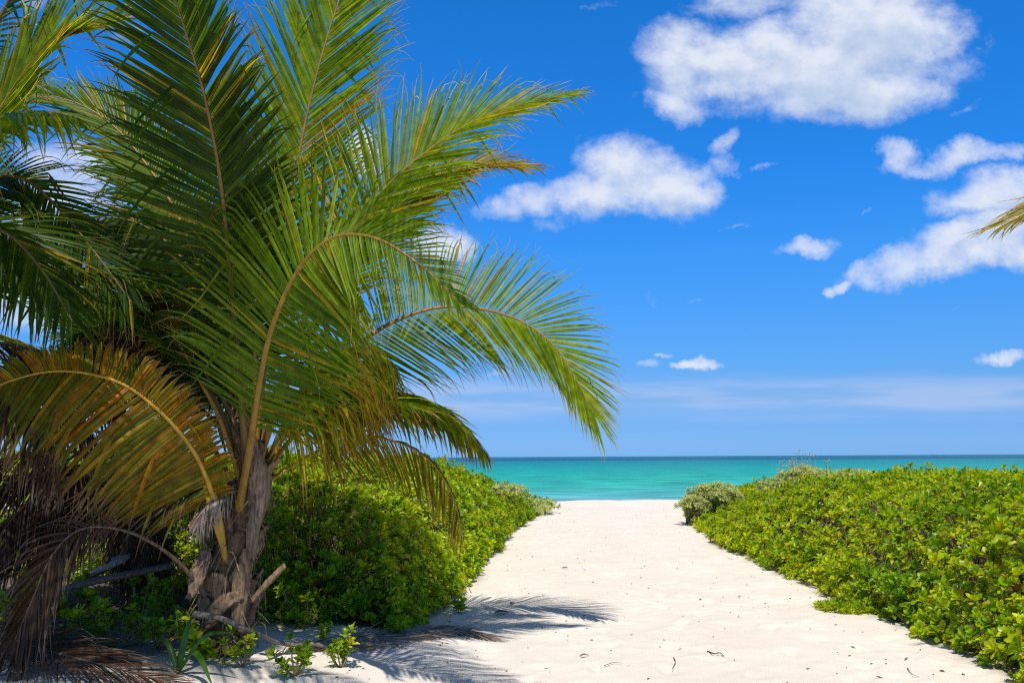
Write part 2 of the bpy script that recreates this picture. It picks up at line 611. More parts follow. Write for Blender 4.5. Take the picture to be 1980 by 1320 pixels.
p.inputs['Specular IOR Level'].default_value = 0.15
bmp = N(t, 'ShaderNodeBump'); bmp.inputs['Strength'].default_value = 0.5; bmp.inputs['Distance'].default_value = 0.012
t.links.new(math_n(t, 'ADD', math_n(t, 'MULTIPLY', n2.outputs[0], 0.35), n3.outputs[0]), bmp.inputs['Height'])
t.links.new(bmp.outputs[0], p.inputs['Normal'])
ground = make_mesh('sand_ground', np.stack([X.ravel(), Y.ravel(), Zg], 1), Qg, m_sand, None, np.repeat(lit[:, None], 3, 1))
ground['kind'] = 'structure'

# sea: one sheet to the horizon, colour from the depth of the bed below
m_sea, t, p = new_mat('sea_water')
geo = N(t, 'ShaderNodeNewGeometry')
sp = N(t, 'ShaderNodeSeparateXYZ')
t.links.new(geo.outputs['Position'], sp.inputs[0])
wn = N(t, 'ShaderNodeTexNoise'); wn.inputs['Scale'].default_value = 1; wn.inputs['Detail'].default_value = 5
t.links.new(vmath(t, 'MULTIPLY', geo.outputs['Position'], (0.012, 0.055, 0)), wn.inputs['Vector'])
lg = math_n(t, 'LOGARITHM', math_n(t, 'MAXIMUM', sp.outputs[1], 1.0), 10.0)
lg = math_n(t, 'ADD', lg, math_n(t, 'MULTIPLY', math_n(t, 'SUBTRACT', wn.outputs[0], 0.5), 0.16))
fac = maprange(t, lg, 1.5, 4.3, 0, 1, smooth=False)
rp = N(t, 'ShaderNodeValToRGB')
t.links.new(fac, rp.inputs[0])


def yl(d):
    return (math.log10(d) - 1.5) / 2.8


SEA = [(yl(36), (0.259, 0.410, 0.475)), (yl(51), (0.194, 0.389, 0.432)), (yl(60), (0.086, 0.400, 0.378)), (yl(78), (0.030, 0.389, 0.286)), (yl(140), (0.009, 0.335, 0.243)), (yl(300), (0.001, 0.232, 0.221)), (yl(540), (0.001, 0.184, 0.216)), (yl(640), (0.013, 0.081, 0.108)), (yl(1050), (0.013, 0.081, 0.108)), (yl(1400), (0.001, 0.130, 0.194)), (yl(9000), (0.001, 0.119, 0.205))]
els = rp.color_ramp.elements
while len(els) < len(SEA):
    els.new(0.5)
for e, (q, c) in zip(els, SEA):
    e.position = q
    e.color = (*c, 1)
rip = N(t, 'ShaderNodeTexNoise'); rip.inputs['Scale'].default_value = 1; rip.inputs['Detail'].default_value = 8; rip.inputs['Roughness'].default_value = 0.62
t.links.new(vmath(t, 'MULTIPLY', geo.outputs['Position'], (0.16, 0.75, 0)), rip.inputs['Vector'])
rm = N(t, 'ShaderNodeMix', data_type='RGBA', blend_type='MULTIPLY'); rm.inputs[0].default_value = 1
t.links.new(rp.outputs[0], rm.inputs[6])
t.links.new(maprange(t, rip.outputs[0], 0.34, 0.66, 0.58, 1.32), rm.inputs[7])
t.links.new(rm.outputs[2], p.inputs['Base Color'])
p.inputs['Roughness'].default_value = 0.35
p.inputs['Specular IOR Level'].default_value = 0.07
p.inputs['IOR'].default_value = 1.33
bmp = N(t, 'ShaderNodeBump'); bmp.inputs['Strength'].default_value = 0.6; bmp.inputs['Distance'].default_value = 0.25
t.links.new(rip.outputs[0], bmp.inputs['Height'])
t.links.new(bmp.outputs[0], p.inputs['Normal'])
sx = axis([(-30000, -2000, 7000), (-2000, -200, 300), (-200, 200, 4), (200, 2000, 300), (2000, 30000, 7000)])
sy = axis([(31, 130, 0.5), (130, 400, 6), (400, 2000, 200), (2000, 40000, 4000)])
X, Y = np.meshgrid(sx, sy)
wv = (fbm(X.ravel() * 0.10, Y.ravel() * 0.42, 51, 4) - 0.5) * 0.22 * sstep(260, 90, Y.ravel())
nx, ny = len(sx), len(sy)
ii = (np.arange(ny - 1)[:, None] * nx + np.arange(nx - 1)[None]).ravel()
sea = make_mesh('sea', np.stack([X.ravel(), Y.ravel(), SEA_Z + wv], 1), np.stack([ii, ii + 1, ii + nx + 1, ii + nx], 1), m_sea)
sea['kind'] = 'structure'

# ------------------------------------------------------------------ shrubs: whorls of leaves
def leaf_template(segs, spoon=True):
    """unit leaf along +x, folded along the midrib; returns verts (k,3), quads, t along the leaf"""
    if spoon:
        prof_t = np.array([0, .25, .5, .75, .92, 1.0]); prof_w = np.array([.05, .10, .19, .27, .22, .06])
    else:
        prof_t = np.array([0, .25, .5, .75, 1.0]); prof_w = np.array([.05, .10, .12, .09, .02])
    tt = np.linspace(0, 1, segs + 1)
    w = np.interp(tt, prof_t, prof_w)
    x = tt
    z = -0.16 * tt ** 2
    V = []
    for k in range(segs + 1):
        V += [(x[k], w[k], z[k] + 0.35 * w[k]), (x[k], 0, z[k]), (x[k], -w[k], z[k] + 0.35 * w[k])]
    Q = []
    for k in range(segs):
        a = 3 * k
        Q += [(a, a + 1, a + 4, a + 3), (a + 1, a + 2, a + 5, a + 4)]
    return np.array(V), np.array(Q), np.repeat(tt, 3)


def rosette(seed, segs, nl=11, spoon=True):
    g = np.random.default_rng(seed)
    LV, LQ, LT = leaf_template(segs, spoon)
    V = []; Q = []; T = []; RN = []
    for i in range(nl):
        az = i * 2.39996 + g.normal(0, .2)
        f = i / (nl - 1)
        el = R(78 - 68 * f + g.normal(0, 9))
        s = (0.65 + 0.45 * math.sqrt(f)) * g.uniform(.8, 1.15)
        roll = g.normal(0, .35)
        v = LV * s * np.array([1, g.uniform(.85, 1.2), g.uniform(.2, 2.2)])
        c, sn = math.cos(roll), math.sin(roll)
        v = np.stack([v[:, 0], v[:, 1] * c - v[:, 2] * sn, v[:, 1] * sn + v[:, 2] * c], 1)
        c, sn = math.cos(el), math.sin(el)
        v = np.stack([v[:, 0] * c - v[:, 2] * sn, v[:, 1], v[:, 0] * sn + v[:, 2] * c], 1)
        c, sn = math.cos(az), math.sin(az)
        v = np.stack([v[:, 0] * c - v[:, 1] * sn, v[:, 0] * sn + v[:, 1] * c, v[:, 2] - 0.35 * f * 0.9], 1)
        Q.append(LQ + len(LV) * i)
        V.append(v); T.append(LT); RN.append(np.full(len(LV), g.uniform()))
    return np.vstack(V), np.vstack(Q), np.concatenate(T), np.concatenate(RN), nl, len(LV)


ROS = {s: [rosette(100 * s + k, s, nl) for k, nl in enumerate((9, 11, 12, 10, 13, 8))] for s in (2, 3, 4)}
ROS_S = [rosette(900 + k, 2, nl, False) for k, nl in enumerate((14, 16, 18))]

GREENS = np.array([(0.080, 0.190, 0.002), (0.175, 0.320, 0.003), (0.300, 0.430, 0.004), (0.430, 0.490, 0.005), (0.045, 0.115, 0.010)])


def place_rosettes(acc, P, Nrm, size, tmpls, g, palette='green', patch=None):
    """batch of whorls: P (n,3), Nrm (n,3), size (n,)"""
    n = len(P)
    which = g.integers(0, len(tmpls), n)
    spin = g.uniform(0, 2 * np.pi, n)
    Zx = norm(Nrm)
    ref = np.where(np.abs(Zx[:, 2:3]) > .9, np.array([[1., 0, 0]]), np.array([[0, 0, 1.]]))
    A = norm(np.cross(ref, Zx)); B = np.cross(Zx, A)
    A2 = A * np.cos(spin)[:, None] + B * np.sin(spin)[:, None]
    B2 = np.cross(Zx, A2)
    for k, (V, Q, T, RN, nl, lv) in enumerate(tmpls):
        idx = np.where(which == k)[0]
        if not len(idx):
            continue
        W = (V[None, :, 0:1] * A2[idx][:, None] + V[None, :, 1:2] * B2[idx][:, None] + V[None, :, 2:3] * Zx[idx][:, None]) * size[idx][:, None, None] + P[idx][:, None]
        m = len(idx)
        QQ = (Q[None] + (np.arange(m) * len(V))[:, None, None]).reshape(-1, 4)
        if palette == 'green':
            # each leaf its own green, some yellow, midrib foot paler
            pv = np.clip(g.normal(1.8, .9, (m, 1)) + (0 if patch is None else patch[idx][:, None]) + g.normal(0, .75, (m, nl)), 0, 3.0)
            lo = np.floor(pv).astype(int); fr = (pv - lo)[..., None]
            C = GREENS[lo] * (1 - fr) + GREENS[np.minimum(lo + 1, 3)] * fr
            yel = g.uniform(0, 1, (m, nl)) < 0.05
            C[yel] = np.array([0.42, 0.27, 0.015]) * g.uniform(.7, 1.15, (int(yel.sum()), 1))
            brn = g.uniform(0, 1, (m, nl)) < 0.025
            C[brn] = np.array([0.20, 0.09, 0.02])
            C = np.repeat(C, lv, axis=1).reshape(m, -1, 3)
            C = C + (np.array([0.30, 0.25, 0.02]) - C) * (0.55 * np.clip(1 - T / 0.3, 0, 1))[None, :, None]
        else:
            base = np.array([(0.52, 0.55, 0.20), (0.66, 0.66, 0.32), (0.42, 0.50, 0.12)])
            C = base[g.integers(0, 3, (m, nl))] * g.uniform(.8, 1.2, (m, nl, 1))
            C = np.repeat(C, lv, axis=1).reshape(m, -1, 3)
        acc.add(W.reshape(-1, 3), QQ, C.reshape(-1, 3))


def thicket_height(x, y, side):
    d = thicket_in_left(x, y) if side < 0 else thicket_in_right(x, y)
    rise = np.clip(d / 2.3, 0, 1)
    rise = np.clip(1 - (1 - rise) ** 2.4, 0, 1) ** .62
    if side < 0:
        top = np.interp(y, [8, 10, 13, 18, 22, 25, 28], [1.15, 1.30, 1.48, 1.40, 1.12, .78, .45])
        top = top * np.interp(x, [-8, -3, -1.5], [1.05, .95, 1.0])
    else:
        top = np.interp(y, [5, 7, 10, 16, 22, 26], [1.22, 1.20, 1.14, 1.06, .90, .72])
        rd = x - right_edge(y)
        top = top * np.interp(rd, [0, 1.5, 4, 10], [.86, .95, 1.03, 1.10]) * (1 - sstep(15, 19, y) * sstep(2.6, .3, rd) * .42)
    bump = 1 + 0.34 * (fbm(x * 0.9, y * 0.9, 61 + side, 3) - 0.5) + 0.16 * (fbm(x * 3, y * 3, 63, 2) - 0.5)
    return top * rise * bump, d


def thicket(side, label, xr, yr, n_try, seed):
    g = np.random.default_rng(seed)
    root = thing('shrub_thicket', label, 'shrubs', (5.0 if side > 0 else -2.0, 14, 0))
    x = g.uniform(*xr, n_try); y = yr[0] + (yr[1] - yr[0]) * g.uniform(0, 1, n_try) ** 1.15
    h, d = thicket_height(x, y, side)
    e = 0.06
    hx = (thicket_height(x + e, y, side)[0] - thicket_height(x - e, y, side)[0]) / (2 * e)
    hy = (thicket_height(x, y + e, side)[0] - thicket_height(x, y - e, side)[0]) / (2 * e)
    area = np.sqrt(1 + np.minimum(hx ** 2 + hy ** 2, 9))
    dist = np.hypot(x, y)
    dens = np.interp(dist, [6, 9, 13, 20, 30], [1.0, .8, .58, .42, .34])
    # outside the view the cover thins out
    vis = np.abs(x / np.maximum(y, .1)) < 0.66
    dens = dens * np.where(vis, 1, .35)
    keep = (d > 0.0) & (g.uniform(0, 1, n_try) < dens * area / 3.2)
    # more whorls down the outer face, to the sand
    rim = np.where((d > .02) & (d < .42) & (y < 26) & (np.abs(x / np.maximum(y, .1)) < .66) & (g.uniform(0, 1, n_try) < .55))[0]
    fall = np.ones(n_try)
    fall[rim] = g.uniform(.22, 1.0, len(rim)) ** .8
    keep[rim] = True
    x, y, h, d, hx, hy, dist, fall = (a[keep] for a in (x, y, h, d, hx, hy, dist, fall))
    h = h * fall
    Nv = np.stack([-hx, -hy, np.full_like(hx, 1.1)], 1)
    Nv = norm(norm(Nv) + np.array([0, 0, .55]) + g.normal(0, .33, (len(x), 3)))
    depth = np.where(g.uniform(0, 1, len(x)) < .62, np.abs(g.normal(0, .04, len(x))), g.uniform(.05, .42, len(x)))
    zz = ground_z(x, y, False)
    top = zz + np.maximum(h, .08)
    P = np.stack([x, y, top], 1) - norm(np.stack([-hx, -hy, np.ones_like(hx)], 1)) * depth[:, None]
    P[:, 2] += g.normal(0, .035, len(x)) + np.where(g.uniform(0, 1, len(x)) < .10, g.uniform(.04, .16, len(x)), 0)
    P[:, 2] = np.maximum(P[:, 2], zz + .05)
    size = g.uniform(.045, .095, len(x)) * np.interp(dist, [6, 30], [1.0, 1.2])
    patch = 2.6 * (fbm(x * .55, y * .55, 71, 3) - .5) + np.where(side > 0, .1, -.35)
    acc = Acc()
    for lo, hi, s in ((0, 10, 4), (10, 16, 3), (16, 99, 2)):
        m = (dist >= lo) & (dist < hi)
        if m.any():
            place_rosettes(acc, P[m], Nv[m], size[m], ROS[s], g, 'green', patch[m])
    acc.build('foliage', M_SCAEV, root)
    # woody stems reaching up from the sand to the leaf whorls
    st = Acc()
    near = np.where((dist < 17) & (np.abs(x / y) < .7))[0]
    pick = g.choice(near, min(len(near), 900), replace=False)
    for i in pick:
        b = P[i] + np.array([g.normal(0, .22), g.normal(0, .22), 0])
        inward = norm(np.array([hx[i], hy[i], 0.0001])[None])[0] * min(h[i], 1) * .3
        b = b + inward
        if (thicket_in_left if side < 0 else thicket_in_right)(b[:1], b[1:2])[0] < .22:
            continue
        b[2] = zz[i] - .02
        mid = (b + P[i]) / 2 + np.array([g.normal(0, .08), g.normal(0, .08), -.05])
        C, _ = spline([b, mid, P[i] - np.array([0, 0, .02])], 6)
        V, Q = tube(C, np.linspace(.011, .005, 6), 4)
        st.add(V, Q, np.array([.22, .14, .08]) * g.uniform(.5, 1.3))
    # bare dead twigs poking out between the leaves
    for i in g.choice(near, min(len(near), 240), replace=False):
        e = P[i] + np.array([g.normal(0, .08), g.normal(0, .08), g.uniform(.0, .09)])
        b = P[i] + np.array([g.normal(0, .14), g.normal(0, .14), -g.uniform(.10, .3)])
        C, _ = spline([b, (b + e) / 2 + g.normal(0, .02, 3), e], 5)
        V, Q = tube(C, np.linspace(.006, .002, 5), 4)
        st.add(V, Q, np.array([.30, .20, .12]) * g.uniform(.5, 1.3))
    st.build('stems', M_TWIG, root)
    print('thicket', side, len(x), acc.n)
    return root


# ------------------------------------------------------------------ palms
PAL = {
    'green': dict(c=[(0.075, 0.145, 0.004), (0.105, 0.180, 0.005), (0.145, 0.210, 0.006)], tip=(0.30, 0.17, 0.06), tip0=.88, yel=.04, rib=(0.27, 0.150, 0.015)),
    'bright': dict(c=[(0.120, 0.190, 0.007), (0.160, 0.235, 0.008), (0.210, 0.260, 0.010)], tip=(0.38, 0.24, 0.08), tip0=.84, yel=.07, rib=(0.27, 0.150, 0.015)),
    'deep': dict(c=[(0.026, 0.065, 0.004), (0.040, 0.088, 0.005), (0.055, 0.100, 0.006)], tip=(0.22, 0.12, 0.05), tip0=.9, yel=.03, rib=(0.17, 0.10, 0.02)),  # darker copy of the leaf green, putting shade into inner and overhead fronds
    'fading': dict(c=[(0.110, 0.140, 0.012), (0.170, 0.165, 0.014), (0.260, 0.190, 0.016)], tip=(0.24, 0.13, 0.06), tip0=.70, yel=.25, rib=(0.45, 0.30, 0.03)),
    'old': dict(c=[(0.150, 0.190, 0.008), (0.240, 0.230, 0.010), (0.110, 0.150, 0.007), (0.32, 0.24, 0.012)], tip=(0.22, 0.12, 0.05), tip0=.78, yel=.12, rib=(0.40, 0.27, 0.03)),
    'amber': dict(c=[(0.170, 0.155, 0.007), (0.260, 0.180, 0.008), (0.340, 0.165, 0.010), (0.120, 0.140, 0.008), (0.20, 0.18, 0.008)], tip=(0.17, 0.10, 0.07), tip0=.72, yel=.2, rib=(0.46, 0.26, 0.015)),
    'brown': dict(c=[(0.075, 0.035, 0.015), (0.105, 0.050, 0.022), (0.058, 0.028, 0.014)], tip=(0.20, 0.14, 0.09), tip0=.66, yel=0, rib=(0.17, 0.11, 0.07)),
    'grey': dict(c=[(0.27, 0.215, 0.17), (0.36, 0.295, 0.24), (0.20, 0.155, 0.12)], tip=(0.30, 0.25, 0.2), tip0=.6, yel=0, rib=(0.21, 0.165, 0.125)),
}


def frond(parent, pts, F0=(0, -1, 0), F1=None, n=58, L=.95, start=.2, aL=(62, 25), aR=(62, 25), lenL=1.0, lenR=1.0, vee=8, droop=.25,
          wid=.022, pal='green', seed=0, skip=.02, twist=.16, rr=(.026, .004), name='frond', label=None, jit=1.9, mat=None, prof=None, curl=0.0, bend=.06, as_thing=None):
    """pts: world points of the midrib; F0,F1: the way the blade faces at foot and tip"""
    g = np.random.default_rng(1000 + seed)
    pal_ = PAL[pal]
    n = int(n * 1.5)
    wid = wid * .70
    C, LEN = spline(pts, 90)
    T = tangents(C)
    F0 = np.array(F0, float); F1 = F0 if F1 is None else np.array(F1, float)
    uu = np.linspace(0, 1, 90)
    Fv = F0[None] * (1 - uu)[:, None] + F1[None] * uu[:, None]
    Fv = norm(Fv - (Fv * T).sum(1, keepdims=True) * T)
    Lf = norm(np.cross(Fv, T))
    acc = Acc()
    cols = np.array(pal_['c']); tip = np.array(pal_['tip'])
    for side, ang, ls in ((1, aL, lenL), (-1, aR, lenR)):
        if ls <= 0:
            continue
        x = (np.arange(n) + .5 + g.uniform(-.3, .3, n)) / n
        x = x[g.uniform(0, 1, n) > skip]
        m = len(x)
        u = start + (1 - start) * x
        f = u * 89; i0 = np.clip(np.floor(f).astype(int), 0, 88); fr = (f - i0)[:, None]
        P = C[i0] * (1 - fr) + C[i0 + 1] * fr
        Tt = norm(T[i0] * (1 - fr) + T[i0 + 1] * fr)
        Ff = norm(Fv[i0] * (1 - fr) + Fv[i0 + 1] * fr)
        Ll = norm(np.cross(Ff, Tt)) * side
        pr = np.interp(x, [0, .12, .4, .72, 1], [.62, .9, 1, .78, .38]) if prof is None else np.interp(x, *prof)
        ln = L * ls * pr * g.uniform(.88, 1.06, m)
        a = np.radians(np.interp(x, np.linspace(0, 1, len(ang)), ang) + g.normal(0, jit, m))
        v = np.radians(vee + g.normal(0, jit * 1.2, m))
        d0_ = np.cos(a)[:, None] * Tt + np.sin(a)[:, None] * (np.cos(v)[:, None] * Ll + np.sin(v)[:, None] * Ff)
        K = 10
        dr = droop * g.uniform(.6, 1.5, m)
        # a few leaflets are broken and hang
        br = g.uniform(0, 1, m) < bend
        brk = g.uniform(.25, .7, m)
        side_j = g.normal(0, .10 + curl, (m, 3))
        tw = g.normal(0, twist, m)
        tail_j = g.normal(0, .22, (m, 3))
        tail_d = np.abs(g.normal(0, .75, m)) * (g.uniform(0, 1, m) < .6)
        pos = P.copy()
        rows = []
        hwp = np.interp(np.linspace(0, 1, K + 1), [0, .12, .35, .62, .85, 1], [.45, .88, 1, .76, .30, .04])
        yel = g.uniform(0, 1, m) < pal_['yel']
        ci = g.integers(0, len(cols), m)
        cb = cols[ci] * g.uniform(.82, 1.2, (m, 1))
        cb[yel] = np.array([0.34, 0.23, 0.015]) * g.uniform(.8, 1.2, (int(yel.sum()), 1))
        t0 = np.clip(g.normal(pal_['tip0'], .07, m), .3, .99)
        wl = wid * g.uniform(.85, 1.15, m) * np.clip(pr + .15, .45, 1.05)
        for k in range(K + 1):
            s = k / K
            gd = (dr * s ** 1.4)[:, None] * np.array([0, 0, -1.0]) + side_j * s ** 2
            tl = max(0., (s - .74) / .26)
            gd = gd + tl * (tail_j + (tail_d[:, None] * np.array([0, 0, -1.0])))
            hang = (br & (s > brk))[:, None] * np.array([0, 0, -1.6])
            d = norm(d0_ + gd + hang)
            if k:
                pos = pos + d * (ln / K)[:, None]
            w = norm(Tt - (Tt * d).sum(1, keepdims=True) * d)
            nn_ = np.cross(d, w)
            w2 = w * np.cos(tw)[:, None] + nn_ * np.sin(tw)[:, None]
            n2_ = np.cross(d, w2)
            hw = (wl * hwp[k])[:, None]
            tt = np.clip((s - t0) / np.maximum(1 - t0, .05) * 1.6, 0, 1)[:, None]
            c = cb * (1 - tt) + tip * tt
            rows.append((pos + w2 * hw + n2_ * hw * .75, pos, pos - w2 * hw + n2_ * hw * .75, c))
        V = np.stack([np.stack(r[:3], 1) for r in rows], 1)      # m,K+1,3,3
        Cc = np.repeat(np.stack([r[3] for r in rows], 1)[:, :, None], 3, 2)
        base = (np.arange(m) * (K + 1) * 3)[:, None, None]
        kk = (np.arange(K) * 3)[None, :, None]
        jj = np.arange(2)[None, None]
        b = base + kk + jj
        Q = np.stack([b, b + 1, b + 4, b + 3], -1).reshape(-1, 4)
        acc.add(V.reshape(-1, 3), Q, Cc.reshape(-1, 3))
    mat = mat or (M_DRYLEAF if pal in ('brown', 'grey') else M_FROND)
    if as_thing:
        par = None
    else:
        par = parent
    o = acc.build(name, mat, par, origin=C[0])
    if label:
        o['label'] = label
    # midrib, flared at the foot
    rad = np.interp(uu, [0, .06, .2, .6, 1], [rr[0] * 1.55, rr[0] * 1.15, rr[0], rr[0] * .55, rr[1]])
    V, Q = tube(C, rad, 8, .72, up=F0 + np.array([.01, .02, .03]), caps=True)
    rc = np.array(pal_['rib'])
    rcol = np.repeat(rc[None] * (0.9 + .2 * g.uniform(0, 1, (90, 1))), 8, 0)
    rcol = np.vstack([rcol, rcol[:8], rcol[-8:]])
    rb = make_mesh('midrib', V, Q, M_BARK if pal in ('grey', 'brown') else M_RIB, o, rcol, True, origin=C[0])
    return o


def px_path(*pts):
    return [at(*q) for q in pts]


def gen_frond(parent, base, az, elev, length, arch=1.2, **kw):
    """a frond leaving base at compass az (0 = +Y, clockwise), bending down under its own weight"""
    a = R(az); e = R(elev)
    hd = np.array([math.sin(a), math.cos(a), 0])
    pts = [np.array(base, float)]
    K = 7
    ang = e
    for k in range(K):
        pts.append(pts[-1] + (hd * math.cos(ang) + np.array([0, 0, math.sin(ang)])) * length / K)
        ang -= arch / K * (0.5 + 1.0 * k / K)
    up = np.array([0, 0, 1.0]) - hd * .6
    return frond(parent, pts, up, (0, 0, 1), **kw)


def palm_trunk(parent, pts, rads, seed, nb=18, name='trunk'):
    g = np.random.default_rng(seed)
    C, LEN = spline(pts, 60)
    u = np.linspace(0, 1, 60)
    rad = np.interp(u, np.linspace(0, 1, len(rads)), rads)
    rad = rad * (1 + .05 * np.sin(u * LEN * 34 + .5) + .04 * g.normal(0, 1, 60))
    ns = 22
    V, Q = tube(C, rad, ns)
    V = V.reshape(60, ns, 3)
    off = (fbm(np.repeat(u[:, None] * 9, ns, 1).ravel(), np.tile(np.arange(ns) * .9, 60), seed, 3).reshape(60, ns, 1) - .5) * .34
    V = C[:, None] + (V - C[:, None]) * (1 + off)
    cc = np.array([.17, .10, .052]) * (0.65 + .7 * fbm(np.repeat(u[:, None] * 14, ns, 1).ravel(), np.tile(np.arange(ns) * .6, 60), seed + 4, 3))[:, None]
    tr = make_mesh(name, V.reshape(-1, 3), Q, M_BARK, parent, cc, True, origin=C[0])
    T = tangents(C)
    fb = Acc()
    for k in range(150):
        i = int(g.uniform(4, 56)); ph = g.uniform(0, 6.28)
        A = norm(np.cross(T[i], [0.1, -.9, .3])[None])[0]; B = np.cross(A, T[i])
        out = A * math.cos(ph) + B * math.sin(ph)
        p0 = C[i] + out * rad[i] * 1.02
        ln = g.uniform(.08, .38)
        p1 = p0 + out * g.uniform(.03, .10) + np.array([g.normal(0, .03), g.normal(0, .03), g.uniform(-.5, .35) * ln])
        p2 = p1 + out * g.uniform(-.02, .06) + np.array([g.normal(0, .04), g.normal(0, .04), -g.uniform(.4, .9) * ln])
        cc_, _ = spline([p0, p1, p2], 6)
        V_, Q_ = tube(cc_, np.linspace(.006, .0015, 6) * g.uniform(.5, 1.5), 4)
        fb.add(V_, Q_, np.array([.26, .18, .11]) * g.uniform(.5, 1.6))
    fbo = fb.build('fibre', M_BARK, parent)
    # old leaf bases clasping the stem
    for b in range(nb):
        ub = .06 + .9 * (b + g.uniform(-.3, .3)) / nb
        i = int(np.clip(ub * 59, 0, 58))
        ph = b * 2.4 + g.uniform(-.3, .3)
        A = norm(np.cross(T[i], [0.1, -.9, .3])[None])[0]; B = np.cross(A, T[i])
        out = A * math.cos(ph) + B * math.sin(ph)
        tang = np.cross(T[i], out)
        r = rad[i]
        hgt = g.uniform(.22, .42); w0 = r * g.uniform(.75, 1.05); flare = g.uniform(.06, .30)
        K = 8
        verts = []
        for k in range(K + 1):
            s = k / K
            cpos = C[i] + T[i] * hgt * s + out * (r * .98 + .012 + flare * hgt * s ** 2 * 1.2)
            hw = w0 * (1 - .62 * s) * (1 if k < K else .8)
            for q in (-1, -.5, 0, .5, 1):
                jag = g.uniform(-.03, .03) * (k == K)
                bow = -(q * q) * hw * .55 * (1 - .35 * s)
                verts.append(cpos + tang * q * hw + out * (bow + .012 * g.normal() * .5) + T[i] * jag)
            for q in (1, .5, 0, -.5, -1):
                bow = -(q * q) * hw * .55 * (1 - .35 * s)
                verts.append(cpos + tang * q * hw * .98 + out * (bow - .016))
        verts = np.array(verts)
        qs = []
        for k in range(K):
            for j in range(10):
                a = k * 10 + j; a2 = k * 10 + (j + 1) % 10
                qs.append((a, a2, a2 + 10, a + 10))
        for kk in (0, K):
            for j in range(4):
                qs.append((kk * 10 + j, kk * 10 + j + 1, kk * 10 + 8 - j, kk * 10 + 9 - j))
        tone = g.uniform(.5, 1.5)
        make_mesh('leaf_base', verts, np.array(qs), M_BARK, parent, np.broadcast_to(np.array([.22, .14, .08]) * tone, (len(verts), 3)), True, origin=C[i])
    return tr


def strip(pts, wid, nrm, mat, name, parent, colr, thick=.006, fold=.25, kind=None, jag=0.0, seed=0):
    """a strap with thickness along pts; wid array"""
    g = np.random.default_rng(seed)
    C, _ = spline(pts, 24)
    T = tangents(C)
    n_ = np.broadcast_to(np.asarray(nrm, float), T.shape)
    n_ = norm(n_ - (n_ * T).sum(1, keepdims=True) * T)
    W = np.cross(T, n_)
    w = np.interp(np.linspace(0, 1, 24), np.linspace(0, 1, len(wid)), wid)
    V = []
    for k in range(24):
        for q in (-1, -.5, 0, .5, 1):
            j = g.normal(0, jag) if jag else 0
            V.append(C[k] + W[k] * q * w[k] + n_[k] * (abs(q) * fold * w[k] + j))
        for q in (1, .5, 0, -.5, -1):
            V.append(C[k] + W[k] * q * w[k] * .97 + n_[k] * (abs(q) * fold * w[k] - thick))
    Q = []
    for k in range(23):
        for j in range(10):
            a = k * 10 + j; b = k * 10 + (j + 1) % 10
            Q.append((a, b, b + 10, a + 10))
    for kk in (0, 23):
        for j in range(4):
            Q.append((kk * 10 + j, kk * 10 + j + 1, kk * 10 + 8 - j, kk * 10 + 9 - j))
    V = np.array(V)
    return make_mesh(name, V, np.array(Q), mat, parent, np.broadcast_to(np.asarray(colr, float), (len(V), 3)), True, origin=C[0])


# ---- main palm beside the path
D0 = 7.1
b0 = at(440, 1285, D0); b0[2] = gz(b0[0], D0) - .05
palm = thing('coconut_palm', 'young coconut palm with ragged grey trunk and arching fronds beside the sand path', 'palm tree', tuple(b0))
palm_trunk(palm, [b0, at(436, 1180, D0), at(448, 1080, D0), at(472, 990, D0), at(488, 900, D0), at(492, 850, D0)], [.185, .17, .16, .14, .11, .07], 3, 26)

# F1: front frond, rising then bending over to the right
frond(palm, px_path((462, 985, 6.98), (484, 860, 6.75), (512, 690, 6.35), (545, 585, 6.05), (590, 505, 5.8), (650, 458, 5.6), (730, 462, 5.42), (815, 515, 5.3), (888, 585, 5.25)),
      (0, -.9, -.35), (-.25, -.75, .55), n=80, L=1.10, start=.20, aL=(66, 78, 88, 80, 48, 20), aR=(92, 88, 78, 66, 40, 20), vee=-6, droop=.14, pal='green', seed=1, rr=(.027, .004), lenR=.84, wid=.0245,
      prof=([0, .1, .35, .55, .7, .85, 1], [.5, .8, 1.05, 1.0, .5, .30, .18]))
# F2: tall dark frond leaning over the viewer
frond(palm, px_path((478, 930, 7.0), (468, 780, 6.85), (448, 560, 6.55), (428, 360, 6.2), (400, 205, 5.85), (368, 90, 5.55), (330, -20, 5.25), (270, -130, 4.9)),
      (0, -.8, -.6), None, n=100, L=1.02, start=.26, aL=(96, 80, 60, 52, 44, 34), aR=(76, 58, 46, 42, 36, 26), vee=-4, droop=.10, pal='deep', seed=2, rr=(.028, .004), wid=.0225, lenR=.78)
# F3: tall pale frond behind it
frond(palm, px_path((490, 900, 7.15), (520, 640, 7.25), (560, 400, 7.35), (590, 240, 7.4), (622, 110, 7.45), (660, -10, 7.5), (715, -140, 7.6)),
      (.15, -.95, .1), None, n=92, L=1.12, start=.34, aL=(40, 36, 30, 22), aR=(50, 42, 34, 24), vee=10, droop=.03, pal='bright', seed=3, rr=(.022, .004), wid=.0185, lenL=1.05)
# F4: frond arching up to the right
frond(palm, px_path((500, 900, 7.05), (560, 690, 7.0), (640, 510, 6.95), (700, 425, 6.9), (760, 350, 6.85), (830, 290, 6.8), (910, 238, 6.75), (1000, 205, 6.7), (1085, 186, 6.65)),
      (-.1, -.85, .45), (0, -.75, .6), n=74, L=1.08, start=.30, aL=(76, 66, 56, 40, 18, 6), aR=(50, 48, 46, 36, 20, 8), vee=6, droop=.10, pal='bright', seed=4, rr=(.024, .003), lenL=1.0, lenR=.95, wid=.0215,
      prof=([0, .15, .4, .7, 1], [.75, 1.0, 1.0, .66, .30]))
